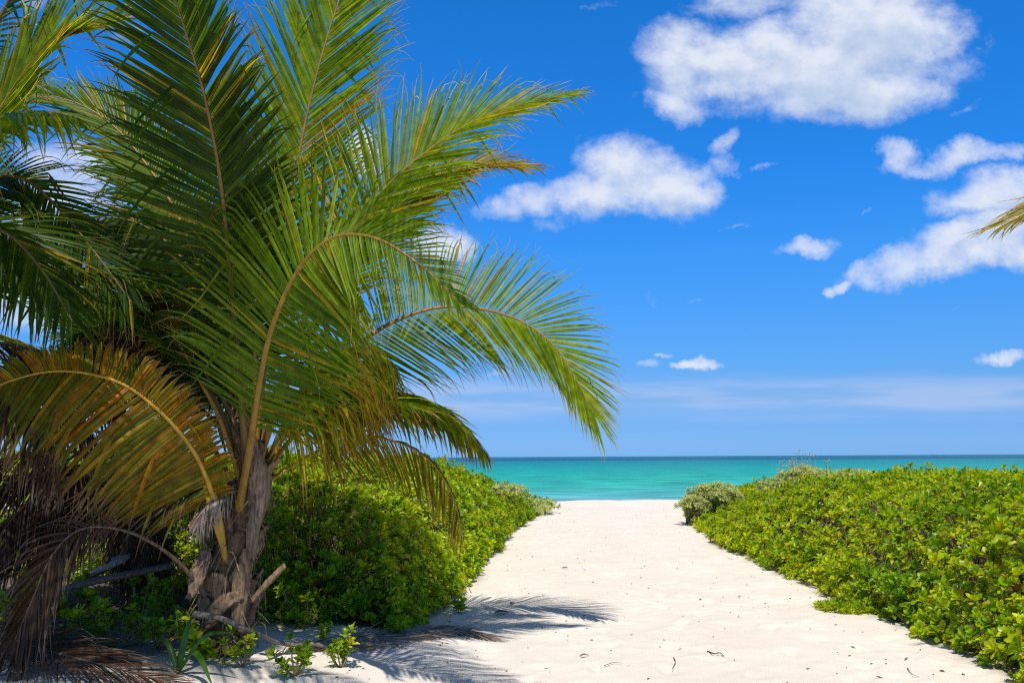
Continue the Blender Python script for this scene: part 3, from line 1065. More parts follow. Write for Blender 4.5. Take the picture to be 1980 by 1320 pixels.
# F4b: shorter frond just below it
frond(palm, px_path((500, 890, 7.2), (580, 680, 7.3), (660, 520, 7.35), (740, 420, 7.4), (830, 355, 7.4), (920, 322, 7.35), (1008, 320, 7.3)),
      (0, -.6, .7), None, n=56, L=.8, start=.36, aL=(52, 14), aR=(50, 14), vee=4, droop=.22, pal='fading', seed=5, rr=(.024, .003))
# F5: the big arch to the right over the thicket
frond(palm, px_path((512, 905, 7.15), (590, 770, 7.5), (690, 668, 7.95), (770, 618, 8.2), (850, 594, 8.38), (930, 597, 8.45), (1010, 622, 8.48), (1070, 668, 8.45), (1112, 730, 8.38), (1148, 800, 8.25)),
      (0, -.85, .45), (.15, -.95, .2), n=104, L=1.05, start=.20, aL=(60, 62, 68, 66, 34, 8), aR=(88, 80, 62, 42, 24, 8), vee=2, droop=.14, pal='bright', seed=6, rr=(.028, .003), lenL=.92, lenR=.95, wid=.0150, twist=.09, skip=.005,
      prof=([0, .15, .4, .7, .9, 1], [.7, .95, 1.02, .85, .62, .5]), jit=1.2, bend=.015)
# F6: browning frond below the arch
frond(palm, px_path((508, 920, 7.2), (580, 830, 7.5), (660, 775, 7.8), (750, 757, 7.95), (830, 775, 8.0), (885, 815, 7.98), (932, 868, 7.95)),
      (0, -.5, .85), None, n=58, L=.66, start=.22, aL=(46, 18), aR=(62, 20), vee=-25, droop=.75, pal='old', seed=7, rr=(.022, .003), label='browning frond drooping toward the sea', twist=.6, bend=.3)
# F7: low yellow-ribbed frond
frond(palm, px_path((512, 935, 7.2), (590, 885, 7.5), (680, 846, 7.75), (760, 852, 7.9), (830, 890, 7.95), (876, 960, 7.9), (895, 1040, 7.85)),
      (0, -.6, .8), (.5, -.7, .3), n=56, L=.62, start=.22, aL=(30, 14), aR=(70, 20), vee=-20, droop=.8, pal='fading', seed=8, rr=(.017, .003), lenL=.4, twist=.5, wid=.014, label='lowest yellow-ribbed frond drooping in front of the shrubs', skip=.12)
# F8: old hanging fronds between trunk and thicket
frond(palm, px_path((510, 910, 7.25), (560, 790, 7.0), (620, 700, 6.95), (690, 668, 6.9), (745, 685, 6.9)),
      (0, -.3, .9), None, n=54, L=1.0, start=.22, aL=(50, 30), aR=(60, 30), vee=-35, droop=2.6, pal='old', seed=9, rr=(.018, .003), twist=.6, curl=.07, bend=.35, wid=.016)
frond(palm, px_path((505, 915, 7.1), (560, 820, 7.1), (630, 745, 7.15), (690, 722, 7.2), (735, 735, 7.2)),
      (0, -.3, .9), None, n=50, L=.95, start=.25, aL=(50, 30), aR=(60, 30), vee=-35, droop=3.0, pal='old', seed=10, rr=(.016, .003), twist=.6, curl=.08, bend=.4, skip=.1, wid=.016)
# F9: amber frond arching out to the left
frond(palm, px_path((446, 1120, 7.05), (434, 1070, 6.93), (421, 990, 6.85), (385, 890, 6.7), (330, 815, 6.55), (255, 752, 6.4), (190, 726, 6.3), (120, 717, 6.2), (50, 727, 6.12), (-30, 760, 6.05), (-110, 830, 6.0)),
      (0, -.8, .45), (-.1, -.85, .2), n=92, L=.98, start=.22, aL=(98, 88, 68, 54, 40), aR=(70, 84, 86, 70, 40), lenR=.34, vee=4, droop=.36, pal='amber', seed=11, rr=(.023, .004), label='dying amber frond arching out to the left', twist=.35, bend=.12, curl=.06, wid=.025)
# F10: fronds going up and back to the left
frond(palm, px_path((470, 900, 7.3), (420, 640, 7.5), (350, 430, 7.6), (270, 300, 7.65), (200, 228, 7.65), (120, 190, 7.6), (30, 178, 7.55)),
      (.1, -.75, .6), None, n=64, L=.9, start=.34, aL=(50, 16), aR=(58, 14), vee=0, droop=.2, pal='green', seed=12, rr=(.026, .003))
frond(palm, px_path((468, 905, 7.4), (430, 730, 7.7), (390, 560, 7.95), (345, 410, 8.1), (290, 300, 8.2), (230, 225, 8.25), (160, 190, 8.3)),
      (.0, -.9, .3), None, n=58, L=.95, start=.3, aL=(64, 30), aR=(64, 30), vee=0, droop=.2, pal='deep', seed=13, rr=(.026, .003))
frond(palm, px_path((474, 905, 7.3), (440, 700, 7.45), (380, 540, 7.5), (300, 450, 7.5), (215, 420, 7.4), (130, 440, 7.3)),
      (.1, -.6, .7), None, n=60, L=1.0, start=.28, aL=(60, 28), aR=(66, 28), vee=-8, droop=.4, pal='deep', seed=14, rr=(.026, .003))
frond(palm, px_path((470, 920, 7.2), (420, 780, 7.1), (350, 690, 7.05), (270, 640, 7.0), (190, 640, 6.95), (110, 690, 6.9)),
      (0, -.5, .8), None, n=56, L=.85, start=.28, aL=(60, 28), aR=(66, 28), vee=-15, droop=.7, pal='deep', seed=15, rr=(.024, .003))
# dead yellow-brown tuft in the middle
frond(palm, px_path((466, 930, 7.0), (420, 800, 6.95), (360, 690, 6.9), (330, 620, 6.88), (360, 578, 6.85), (410, 592, 6.82), (450, 660, 6.8)),
      (0, -.5, .8), None, n=40, L=.6, start=.5, aL=(50, 20), aR=(60, 20), vee=-20, droop=2.2, pal='amber', seed=16, rr=(.018, .003), twist=.9, curl=.25, bend=.4, skip=.3, label='withered yellow-brown frond hanging in the middle of the crown')
frond(palm, px_path((455, 940, 7.0), (380, 810, 6.9), (290, 700, 6.85), (240, 630, 6.82), (255, 590, 6.8), (320, 572, 6.8)),
      (0, -.5, .8), None, n=36, L=.55, start=.5, aL=(50, 20), aR=(60, 20), vee=-20, droop=2.0, pal='brown', seed=17, rr=(.018, .003), twist=.9, curl=.25, bend=.4, skip=.3, label='dry brown frond folded over in the crown')
# fronds to the back, filling the heart of the crown
crown = at(484, 900, 7.1)
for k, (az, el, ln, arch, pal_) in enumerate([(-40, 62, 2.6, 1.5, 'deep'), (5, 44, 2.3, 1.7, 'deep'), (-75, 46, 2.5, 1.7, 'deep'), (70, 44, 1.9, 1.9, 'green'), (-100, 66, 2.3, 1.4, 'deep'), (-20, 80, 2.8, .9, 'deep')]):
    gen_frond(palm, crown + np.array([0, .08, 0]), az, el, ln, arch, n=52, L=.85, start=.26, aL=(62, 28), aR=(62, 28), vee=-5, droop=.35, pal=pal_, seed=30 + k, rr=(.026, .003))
# dead brown frond hanging at the lower left
frond(palm, px_path((398, 1150, 6.9), (340, 1082, 6.7), (270, 1036, 6.5), (200, 1018, 6.38), (145, 1028, 6.28), (100, 1075, 6.2), (66, 1150, 6.14), (30, 1235, 6.1)),
      (0, -.85, .5), (-.2, -.95, .1), n=40, L=.62, start=.46, aL=(70, 40, 22, 12), aR=(40, 40, 24, 12), lenR=.8, vee=4, droop=1.0, pal='brown', seed=18, rr=(.015, .004), twist=.8, curl=.10, bend=.25, skip=.12, label='dead red-brown frond bent down to the ground at the left', wid=.013, prof=([0, .2, .5, .8, 1], [.5, .8, 1.1, 1, .7]))
# dry tufts round the top of the trunk
for k, (az, el, ln) in enumerate([(215, -15, .55), (245, 10, .75)]):
    gen_frond(palm, crown + np.array([-.02, -.06, -.12 - .07 * k]), az, el, ln, 1.2, n=20, L=.36, start=.15, aL=(50, 20), aR=(50, 20), vee=-15, droop=1.8, pal='brown' if k % 2 else 'grey', seed=190 + k, rr=(.012, .003), twist=.9, curl=.2, bend=.3, wid=.009, label='dry tuft hanging at the top of the trunk')
# yellow petiole foot, cut stub, peeling sheaths on the trunk
strip(px_path((430, 1062, 6.90), (418, 1000, 6.84), (398, 920, 6.78), (375, 870, 6.74)), [.008, .045, .038, .026], (0, -1, .2), M_RIB, 'leaf_stalk', palm, (.50, .30, .02), .03)
strip(px_path((487, 1160, 6.88), (515, 1128, 6.84), (550, 1092, 6.8)), [.022, .030, .022], (-.6, -.7, .5), M_BARK, 'cut_stalk', palm, (.22, .145, .085), .02, jag=.003)
strip(px_path((498, 980, 6.95), (500, 930, 6.9), (488, 880, 6.9), (484, 830, 6.92)), [.075, .10, .07, .03], (0.2, -1, .1), M_BARK, 'fibre_sheath', palm, (.26, .18, .115), .006, -.4, jag=.004, seed=5)
strip(px_path((520, 900, 6.95), (508, 960, 6.92), (490, 1020, 6.9), (486, 1080, 6.9)), [.02, .06, .05, .04], (0.3, -1, .1), M_BARK, 'fibre_sheath', palm, (.25, .175, .11), .006, -.4, jag=.004, seed=6)
strip(px_path((432, 992, 6.92), (405, 1000, 6.82), (380, 1015, 6.78), (366, 1022, 6.78)), [.03, .07, .075, .03], (0, -1, .3), M_BARK, 'fibre_sheath', palm, (.36, .22, .12), .005, .2, jag=.006, seed=7)
strip(px_path((400, 1060, 6.9), (385, 1110, 6.82), (370, 1150, 6.78), (362, 1150, 6.76)), [.05, .08, .07, .02], (-.4, -1, .1), M_BARK, 'fibre_sheath', palm, (.22, .145, .09), .005, .2, jag=.006, seed=8)
strip(px_path((470, 1150, 6.86), (440, 1160, 6.84), (415, 1185, 6.84), (395, 1215, 6.86)), [.03, .06, .06, .02], (0, -1, .3), M_BARK, 'leaf_base', palm, (.19, .125, .075), .008, .2, jag=.006, seed=9)
strip(px_path((478, 1060, 6.9), (468, 1120, 6.86), (460, 1180, 6.84), (470, 1230, 6.84)), [.03, .07, .06, .02], (.2, -1, .1), M_BARK, 'leaf_base', palm, (.18, .12, .07), .008, -.3, jag=.007, seed=10)

# ---- second palm behind to the left
D1 = 10.0
b1 = at(285, 1120, D1); b1[2] = gz(b1[0], D1) - .05
palm2 = thing('coconut_palm', 'shaded coconut palm with sun-flecked stump trunk behind the amber frond', 'palm tree', tuple(b1))
c2 = at(268, 880, D1)
palm_trunk(palm2, [b1, at(282, 1060, D1), at(272, 970, D1), c2], [.26, .24, .22, .14], 13, 18)
for k, (az, el, ln, arch, pal_) in enumerate([(-60, 74, 3.4, 1.3, 'green'), (-15, 80, 3.6, 1.0, 'deep'), (40, 72, 3.2, 1.4, 'deep'), (95, 60, 2.8, 1.7, 'deep'), (-105, 58, 3.0, 1.7, 'green'), (170, 66, 2.6, 1.5, 'deep'), (-150, 48, 2.6, 1.9, 'deep'), (130, 44, 2.5, 1.9, 'deep'), (-85, 30, 2.6, 1.6, 'green'), (80, 34, 2.3, 1.6, 'deep'), (-130, 70, 3.2, 1.3, 'deep')]):
    gen_frond(palm2, c2, az, el, ln, arch, n=52, L=.9, start=.24, aL=(62, 28), aR=(62, 28), vee=-5, droop=.4, pal=pal_, seed=50 + k, rr=(.03, .003))

for k, (az, el, ln, arch) in enumerate([(-100, 5, 1.9, 1.3), (-150, 0, 1.8, 1.4), (160, -8, 1.6, 1.3), (-60, 2, 2.0, 1.3), (110, -5, 1.7, 1.3), (-125, 18, 2.2, 1.7)]):
    gen_frond(palm2, c2 - np.array([0, 0, .12]), az, el, ln, arch, n=40, L=.75, start=.2, aL=(60, 28), aR=(62, 28), vee=-20, droop=1.9, pal='brown', seed=150 + k, rr=(.022, .003), twist=.7, curl=.15, wid=.013, label='dead brown frond of the hanging skirt')

for k, (az, el, ln, arch) in enumerate([(-95, -12, 2.3, .9), (-120, -22, 2.0, .8), (-75, -6, 2.6, 1.0), (-140, -30, 1.7, .7), (150, -30, 1.3, .8), (-108, 8, 2.8, 1.3)]):
    gen_frond(palm2, c2 - np.array([0, .1, .25]), az, el, ln, arch, n=46, L=.85, start=.12, aL=(60, 28), aR=(62, 28), vee=-20, droop=2.2, pal='brown', seed=170 + k, rr=(.022, .003), twist=.7, curl=.15, wid=.019, label='dead brown frond of the hanging skirt')

# ---- third palm, its trunk out of the picture to the left
b2 = np.array([-4.6, 6.4, 0.0]); b2[2] = gz(b2[0], b2[1]) - .05
palm3 = thing('coconut_palm', 'coconut palm at the left edge with only its overhanging fronds in view', 'palm tree', tuple(b2))
c3 = np.array([-4.5, 6.3, 2.55])
palm_trunk(palm3, [b2, b2 + np.array([.05, 0, 1.2]), c3], [.2, .18, .12], 23, 12)
frond(palm3, [c3] + px_path((-120, 420, 6.1), (-40, 280, 6.0), (30, 165, 5.9), (85, 95, 5.85), (150, 62, 5.8), (210, 42, 5.75)), (0, -.8, .5), None, n=70, L=.95, start=.28, aL=(30, 24, 14, 8), aR=(36, 26, 16, 10), lenR=.8, vee=5, droop=.08, pal='bright', seed=71, wid=.022)
frond(palm3, [c3] + px_path((-160, 380, 5.8), (-90, 280, 5.6), (0, 228, 5.4), (70, 215, 5.25), (140, 225, 5.1)), (0, -.3, .9), None, n=40, L=1.0, start=.3, aL=(30, 14), aR=(46, 20), lenL=.5, vee=-15, droop=.85, pal='green', seed=72, wid=.024)
frond(palm3, [c3] + px_path((-140, 470, 6.3), (-40, 360, 6.3), (40, 345, 6.3), (110, 400, 6.3), (185, 490, 6.3), (255, 585, 6.3)), (0, -.7, .7), (.2, -.8, .4), n=56, L=.9, start=.28, aL=(60, 24), aR=(64, 26), lenL=.55, vee=0, droop=.3, pal='deep', seed=73, wid=.019)
frond(palm3, [c3] + px_path((-150, 480, 6.0), (-70, 440, 5.9), (10, 450, 5.8), (80, 520, 5.7), (140, 620, 5.6)), (0, -.6, .7), None, n=50, L=.85, start=.2, aL=(50, 20), aR=(60, 24), vee=-8, droop=.5, pal='deep', seed=74, wid=.019)
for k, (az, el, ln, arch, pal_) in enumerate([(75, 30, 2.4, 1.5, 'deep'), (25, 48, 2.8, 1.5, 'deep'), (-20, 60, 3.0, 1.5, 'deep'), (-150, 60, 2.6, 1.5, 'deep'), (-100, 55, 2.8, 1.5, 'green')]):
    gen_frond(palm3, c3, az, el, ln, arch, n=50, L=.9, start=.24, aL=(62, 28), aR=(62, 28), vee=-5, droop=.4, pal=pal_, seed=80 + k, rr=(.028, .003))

# unseen high fronds added to this palm, shaped to shade the lower left and the sand
frond(palm3, [c3, (-4.1, 6.2, 4.0), (-3.35, 6.0, 5.3), (-2.4, 5.8, 5.85), (-1.5, 5.25, 5.75), (-.7, 4.4, 5.25), (-.05, 3.95, 4.7)], (.2, -.4, .9), None, n=84, L=1.05, start=.25, aL=(64, 40), aR=(64, 40), lenR=.6, vee=-10, droop=.3, pal='deep', seed=75, wid=.021)
frond(palm3, [c3, (-4.4, 5.7, 4.0), (-4.1, 5.0, 4.9), (-3.5, 4.4, 5.35), (-2.7, 4.15, 5.5), (-1.8, 3.95, 5.4), (-1.0, 3.65, 5.0)], (.2, -.4, .9), None, n=84, L=1.0, start=.25, aL=(64, 40), aR=(64, 40), lenL=.45, vee=-10, droop=.3, pal='deep', seed=76, wid=.021)
frond(palm3, [c3, (-4.5, 5.2, 3.9), (-4.3, 4.3, 4.7), (-3.8, 3.7, 5.1), (-3.1, 3.3, 5.2), (-2.3, 3.05, 5.0)], (.2, -.4, .9), None, n=84, L=1.0, start=.25, aL=(64, 40), aR=(64, 40), vee=-10, droop=.3, pal='deep', seed=77, wid=.024)
for k, (az, el, ln, arch) in enumerate([(70, 10, 2.0, 1.7), (40, 0, 1.9, 1.4), (100, -5, 1.8, 1.5)]):
    gen_frond(palm3, c3 - np.array([0, 0, .15]), az, el, ln, arch, n=40, L=.8, start=.2, aL=(60, 28), aR=(62, 28), vee=-20, droop=1.9, pal='brown', seed=160 + k, rr=(.022, .003), twist=.7, curl=.15, wid=.013, label='dead brown frond of the hanging skirt')

# ---- fourth palm, out of the picture to the right; one frond tip reaches in
b3 = np.array([6.6, 5.2, 0.0]); b3[2] = gz(b3[0], b3[1]) - .05
palm4 = thing('coconut_palm', 'coconut palm past the right edge with one frond tip against the clouds', 'palm tree', tuple(b3))
c4 = np.array([6.5, 5.3, 3.0])
palm_trunk(palm4, [b3, b3 + np.array([-.05, 0, 1.4]), c4], [.2, .18, .13], 33, 10)
frond(palm4, [c4, np.array([6.1, 5.5, 3.55]), np.array([5.3, 5.75, 3.72])] + px_path((2150, 345, 6.0), (2060, 375, 6.05), (1990, 408, 6.1), (1938, 436, 6.1)), (0, -.5, .8), None, n=60, L=.8, start=.25, aL=(50, 8), aR=(50, 26), lenL=.7, vee=-8, droop=.3, pal='fading', seed=91, wid=.016, jit=3)
for k, (az, el, ln, arch) in enumerate([(100, 60, 2.8, 1.5), (20, 66, 2.8, 1.5), (150, 55, 2.6, 1.6), (60, 50, 2.6, 1.7)]):
    gen_frond(palm4, c4, az, el, ln, arch, n=50, L=.9, start=.24, vee=-5, droop=.4, pal='green', seed=95 + k, rr=(.028, .003))

# ------------------------------------------------------------------ fallen fronds on the sand


def ground_pt(px, py, lift=.03):
    """the traced spot on the sand"""
    d = ray(px, py)
    k = EYE / -d[2]
    for _ in range(12):
        q = np.array([0, 0, EYE]) + d * k
        k = (EYE - gz(q[0], q[1]) - lift) / -d[2]
    return np.array([0, 0, EYE]) + d * k


o = frond(None, [at(376, 1186, 6.75), at(430, 1196, 6.72), at(490, 1222, 6.75), ground_pt(560, 1246, .06), ground_pt(660, 1240, .05), ground_pt(760, 1226, .06), ground_pt(860, 1216, .06), ground_pt(950, 1230, .03)],
          (0, -.25, 1), None, n=74, L=.68, start=.28, aL=(26, 10), aR=(28, 12), vee=6, droop=.22, pal='grey', seed=120, rr=(.022, .004), name='fallen_frond', wid=.011, twist=.9, curl=.12, bend=.05, as_thing=True)
tag(o, 'dry grey palm frond lying across the sand from the trunk foot', 'palm frond')
o = frond(None, [ground_pt(-60, 1200, .12), ground_pt(20, 1235, .16), ground_pt(110, 1262, .14), ground_pt(220, 1290, .09), ground_pt(330, 1318, .05)],
          (0, -.4, 1), None, n=52, L=.75, start=.12, aL=(34, 16), aR=(40, 16), vee=8, droop=.2, pal='brown', seed=121, rr=(.02, .004), name='fallen_frond', wid=.012, twist=.8, curl=.06, as_thing=True)
tag(o, 'red-brown fallen palm frond in the shaded lower left corner', 'palm frond')
# dry log-like stalk in the shade
o = strip([ground_pt(165, 1118, .12), at(205, 1092, 8.2), at(242, 1072, 8.5)], [.05, .06, .045], (0, -.5, .9), M_BARK, 'fallen_stalk', None, (.32, .30, .28), .05)
tag(o, 'pale dry palm stalk lying in the shade left of the trunk', 'palm stalk')
o = strip([ground_pt(20, 1170, .08), at(150, 1128, 7.6), at(330, 1090, 8.0)], [.03, .035, .02], (0, -.5, .9), M_BARK, 'fallen_stalk', None, (.16, .13, .11), .04)
tag(o, 'dark dry palm stalk lying behind the hanging brown frond', 'palm stalk')

# ------------------------------------------------------------------ thickets
thicket(1, 'dense bright green glossy-leaved shrub thicket filling the right side of the path', (2.8, 21), (4.6, 31), 270000, 201)
thicket(-1, 'dense green shrub thicket left of the path, half shaded by the palm', (-15, 1.9), (7.6, 28.5), 215000, 202)


def silver_bush(px, py, D, rx, ry, rz, n, label, seed, stalks=0):
    g = np.random.default_rng(seed)
    c = at(px, py, D)
    root = thing('silver_shrub', label, 'shrub', (c[0], c[1], gz(c[0], c[1])), 'silvery shrubs at the seaward end of the thickets')
    v = norm(g.normal(0, 1, (n, 3)))
    v[:, 2] = np.abs(v[:, 2]) * 1.0 - .25
    r = 1 - np.abs(g.normal(0, .12, n))
    lob = np.vstack([[0, 0, 0], np.stack([g.uniform(-.75, .75, 6), g.uniform(-.6, .6, 6), g.uniform(-.35, .25, 6)], 1)])
    ls = np.concatenate([[.75], g.uniform(.32, .6, 6)])
    li = g.choice(7, n, p=ls / ls.sum())
    P = c + (lob[li] + v * ls[li][:, None]) * np.array([rx, ry, rz]) * 1.15 * r[:, None] * (1 + .85 * (fbm(v[:, 0] * 2.6 + 5, v[:, 2] * 2.6 + v[:, 1] * 2, seed, 3) - .5))[:, None]
    P[:, 2] = np.maximum(P[:, 2], ground_z(P[:, 0], P[:, 1], False) + .05)
    acc = Acc()
    place_rosettes(acc, P, norm(v + np.array([0, 0, .7]) + g.normal(0, .25, (n, 3))), g.uniform(.07, .12, n), ROS_S, g, 'silver')
    acc.build('foliage', M_SILVER, root)
    st = Acc()
    for k in range(40):
        b = np.array([c[0] + g.normal(0, rx * .3), c[1] + g.normal(0, ry * .3), gz(c[0], c[1])])
        e = P[g.integers(0, n)]
        C, _ = spline([b, (b + e) / 2 + g.normal(0, .05, 3), e], 5)
        V, Q = tube(C, np.linspace(.014, .006, 5), 4)
        st.add(V, Q, (.2, .16, .13))
    for k in range(stalks):
        e0 = P[g.integers(0, n)]
        if e0[2] < c[2]:
            continue
        e1 = e0 + np.array([g.normal(0, .07), g.normal(0, .05), g.uniform(.15, .38)])
        C, _ = spline([e0, (e0 + e1) / 2 + g.normal(0, .02, 3), e1], 5)
        V, Q = tube(C, np.linspace(.006, .003, 5), 4)
        st.add(V, Q, (.45, .38, .25))
        for q in range(7):
            s = e1 + g.normal(0, .035, 3)
            V, Q = tube(np.array([s, s + [0, 0, .012], s + [0, 0, .024]]), np.array([.003, .011, .003]), 4)
            st.add(V, Q, np.array([.5, .42, .26]) * g.uniform(.7, 1.2))
    st.build('stems', M_TWIG, root)


silver_bush(1384, 960, 21.5, .74, .7, .50, 820, 'pale silvery bush at the sea end of the right thicket, edging the sand', 301)
silver_bush(1336, 982, 21.8, .26, .4, .42, 200, 'small grey-green bush with bare lower stems at the corner of the sand opening', 302)
silver_bush(1550, 933, 18.2, .72, .8, .44, 620, 'silvery bush with dry flower stalks sticking up above the right thicket', 303, 34)
silver_bush(1640, 934, 17.2, .56, .7, .38, 480, 'pale bush amid the green of the right thicket below the sea', 304)
silver_bush(1022, 978, 25.0, .62, .8, .34, 420, 'low silvery bush at the sea end of the left thicket', 305)
silver_bush(975, 948, 21.5, .36, .6, .26, 220, 'pale patch of bush on the seaward slope of the left thicket', 306)


# ------------------------------------------------------------------ small plants
def seedling(px, py, h, nw, spread, label, seed, size=.075, group=None):
    g = np.random.default_rng(seed)
    b = ground_pt(px, py, 0)
    root = thing('shrub_seedling', label, 'plant', tuple(b), group)
    acc = Acc(); st = Acc()
    for k in range(nw):
        a = g.uniform(0, 6.28); r = spread * math.sqrt(g.uniform(0, 1))
        e = b + np.array([math.cos(a) * r, math.sin(a) * r, h * g.uniform(.35, 1.0)])
        m = b + (e - b) * .5 + np.array([0, 0, -.1 * h])
        C, _ = spline([b, m, e], 7)
        V, Q = tube(C, np.linspace(.007, .004, 7), 5)
        st.add(V, Q, (.26, .20, .09))
        place_rosettes(acc, np.vstack([e, C[4]]), norm(np.vstack([e - m, e - m]) + np.array([0, 0, .05])), np.array([size, size * .75]) * g.uniform(.85, 1.2), ROS[4], g, 'green', np.array([-.9, -.9]))
    acc.build('foliage', M_SCAEV, root)
    st.build('stems', M_TWIG, root)
    return root


seedling(570, 1306, .26, 9, .20, 'low leafy seedling on the sand at the bottom edge right of the palm', 401, .06)
seedling(660, 1292, .27, 8, .16, 'upright leafy seedling standing alone on the sand below the dry frond', 402, .06)
seedling(765, 1238, .18, 5, .10, 'small green sprig poking through the dry grey frond', 403, .06)
seedling(625, 1240, .14, 4, .09, 'tiny green sprig beside the fallen frond near the thicket', 404, .055)
seedling(885, 1184, .16, 4, .10, 'leafy sprig at the corner of the left thicket on the path edge', 405, .07)
seedling(265, 1215, .42, 12, .30, 'dark leafy seedling clump in deep shade left of the trunk', 406, .075)
seedling(170, 1250, .30, 8, .22, 'sun-flecked seedling above the fallen red-brown frond', 407, .07)
seedling(470, 1290, .22, 8, .18, 'shaded low seedling at the foot of the palm trunk', 408, .06)
seedling(590, 1215, .40, 14, .30, 'bright leafy shoot clump in front of the left thicket', 409, .085)
seedling(700, 1195, .42, 14, .34, 'sunlit leafy shoots at the front foot of the left thicket', 410, .085)
seedling(530, 1095, .75, 8, .16, 'sunlit sprig growing right behind the palm trunk', 411, .08)
seedling(940, 1075, .18, 6, .14, 'small sprig on the sand at the left thicket edge', 412, .08)


for k, (px_, py_, h_, n_, sp_) in enumerate([(225, 1250, .34, 14, .30), (305, 1255, .26, 12, .26), (85, 1185, .50, 14, .34), (25, 1235, .40, 14, .30), (395, 1275, .22, 10, .22), (335, 1190, .36, 12, .28), (150, 1200, .36, 12, .3)]):
    seedling(px_, py_, h_, n_, sp_, ['dark leafy undergrowth beside the red-brown fallen frond', 'low dark undergrowth between the lily and the fallen frond', 'tall dark undergrowth behind the hanging brown frond', 'dark undergrowth at the left picture edge', 'low dark undergrowth at the left of the trunk foot', 'dark leafy undergrowth in the hollow left of the trunk', 'dark leafy undergrowth below the hanging brown frond'][k], 430 + k, .08, 'undergrowth in the palm shade')


def creeper(px, py, label, seed):
    g = np.random.default_rng(seed)
    b = ground_pt(px, py, 0)
    root = thing('creeping_plant', label, 'plant', tuple(b))
    n = 190
    a = g.uniform(0, 6.28, n); r = np.sqrt(g.uniform(0, 1, n))
    x = b[0] + np.cos(a) * r * .42; y = b[1] + np.sin(a) * r * .30
    z = ground_z(x, y, False) + .03 + .14 * (1 - r) * g.uniform(.4, 1, n)
    acc = Acc()
    nv = norm(np.stack([np.cos(a) * r * .6, np.sin(a) * r * .6, np.ones(n)], 1) + g.normal(0, .3, (n, 3)))
    place_rosettes(acc, np.stack([x, y, z], 1), nv, g.uniform(.05, .075, n), ROS_S, g, 'green', np.full(n, -.2))
    acc.build('foliage', M_SCAEV, root)
    st = Acc()
    for k in range(30):
        i = g.integers(0, n)
        C, _ = spline([b + [0, 0, .01], [(b[0] + x[i]) / 2, (b[1] + y[i]) / 2, z[i] * .6 + b[2] * .4], [x[i], y[i], z[i]]], 5)
        V, Q = tube(C, np.linspace(.005, .003, 5), 4)
        st.add(V, Q, (.2, .22, .06))
    st.build('stems', M_TWIG, root)


creeper(1655, 1180, 'feathery light green creeper spilling onto the sand from the right thicket', 421)


def strap_plant(px, py, blades, label):
    b = ground_pt(px, py, 0)
    root = thing('strap_leaf_plant', label, 'plant', tuple(b))
    for k, (tip_px, tip_py, dD, mid_up, w) in enumerate(blades):
        e = at(tip_px, tip_py, b[1] + dD)
        m = (b + e) / 2 + np.array([0, 0, mid_up])
        strip([b + [0, 0, .0], m, e], [w * .7, w, w * .85, .004], (0, -.6, .8), M_SCAEV, 'blade', root, np.array([.035, .10, .008]) * (1 + .15 * k), .002, .3)


strap_plant(345, 1300, [(372, 1188, .1, .06, .026), (446, 1222, -.2, .10, .028), (410, 1322, -.45, .16, .024), (300, 1240, .2, .1, .022)], 'strap-leaved lily in shade at the foot of the palm')
strap_plant(108, 1262, [(212, 1224, -.1, .07, .03), (60, 1215, .2, .08, .024), (140, 1190, .3, .05, .022)], 'strap-leaved plant with one sunlit blade behind the brown fallen frond')


# ------------------------------------------------------------------ litter on the sand
def curled_leaf(px, py, ln, wd, rot, label, colr, seed):
    g = np.random.default_rng(seed)
    b = ground_pt(px, py, .012)
    d = np.array([math.cos(rot), math.sin(rot), 0])
    o = strip([b - d * ln / 2 + [0, 0, .006], b + [0, 0, .014], b + d * ln / 2 + [0, 0, .004]], [.004, wd, wd * .9, .003], (0, 0, 1), M_LITTER, 'dry_leaf', None, colr, .0025, .35)
    tag(o, label, 'leaf', 'dry leaves on the sand')


curled_leaf(970, 1184, .15, .032, .15, 'curled red-brown leaf lying in the frond shadow on the sand', (.17, .06, .03), 1)
curled_leaf(1092, 1098, .10, .022, -.2, 'dark dry leaf alone on the middle of the sand path', (.10, .07, .05), 2)
curled_leaf(1130, 1268, .09, .018, .5, 'small dry leaf among crumbs near the front of the path', (.22, .15, .09), 3)
curled_leaf(990, 1166, .12, .014, 1.2, 'dark shrivelled leaf at the edge of the frond shadow', (.08, .055, .04), 4)


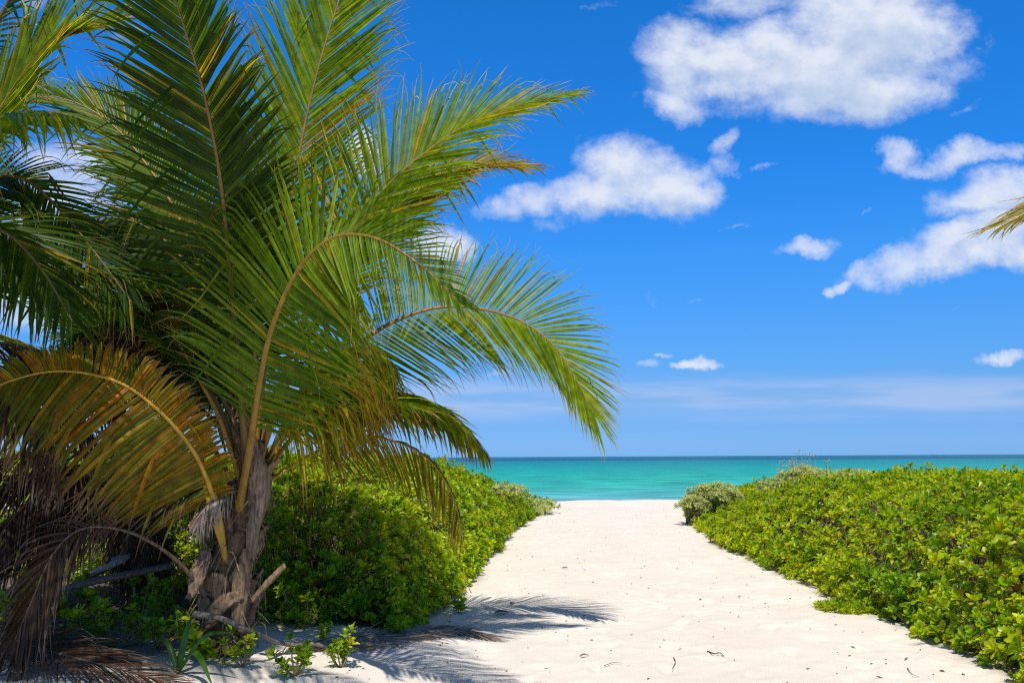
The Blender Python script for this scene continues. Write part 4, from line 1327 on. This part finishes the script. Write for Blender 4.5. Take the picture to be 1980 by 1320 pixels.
def twig(pts, r, label, colr=(.2, .15, .1)):
    C, _ = spline([ground_pt(x_, y_, .012 + dz) for x_, y_, dz in pts], 14)
    V, Q = tube(C, np.linspace(r, r * .5, 14), 6)
    o = make_mesh('twig', V, Q, M_TWIG, None, np.broadcast_to(np.array(colr), (len(V), 3)), True, C[0])
    tag(o, label, 'twig', 'twigs on the sand')


twig([(1368, 1258, 0), (1382, 1263, .012), (1392, 1261, .01), (1400, 1268, 0)], .006, 'short dark crooked twig in the middle of the front sand', (.07, .05, .04))
twig([(1754, 1290, 0), (1764, 1302, .01), (1778, 1308, 0)], .0035, 'thin pale twig on the sand near the right thicket')
twig([(1302, 1270, 0), (1306, 1278, .01), (1300, 1292, 0)], .004, 'small hooked twig left of the dark crooked one')
twig([(1168, 1286, 0), (1186, 1280, .008), (1204, 1281, 0)], .003, 'straight thin twig on the sand at the front')

g = np.random.default_rng(77)
ac = Acc()
n_l = 560
made = 0
while made < n_l:
    y = 5.4 + 23 * g.uniform() ** 1.7
    le = float(left_edge(np.array([y]))[0]) if y > 8.3 else -1.6; re_ = float(right_edge(np.array([y]))[0])
    x = le + (re_ - le) * (g.uniform() if g.uniform() < .55 else (g.beta(.5, 2.2) if g.uniform() < .6 else 1 - g.beta(.5, 2.5)))
    z = float(ground_z(np.array([x]), np.array([y]))[0])
    s = g.uniform(.006, .022) * (1.4 if g.uniform() < .1 else 1)
    th = g.uniform(0, 6.28); d = np.array([math.cos(th), math.sin(th), g.uniform(-.1, .2)])
    asp = g.uniform(.15, .6)
    w = np.cross(d, [0, 0, 1])
    b = np.array([x, y, z + .003])
    V = np.array([b - d * s, b + w * s * asp + [0, 0, .3 * s], b + d * s + [0, 0, .2 * s], b - w * s * asp + [0, 0, .25 * s], b + [0, 0, -.001]])
    ac.add(V, np.array([(0, 1, 4), (1, 2, 4), (2, 3, 4), (3, 0, 4), (0, 3, 1), (1, 3, 2)]), np.array([(.16, .10, .06), (.10, .07, .045), (.30, .22, .14), (.20, .20, .07)])[g.integers(0, 4)])
    made += 1
lt = ac.build('leaf_litter', M_LITTER, None, smooth=False)
tag(lt, 'scattered dark crumbs of leaf and twig over the pale sand', 'litter', kind='stuff')
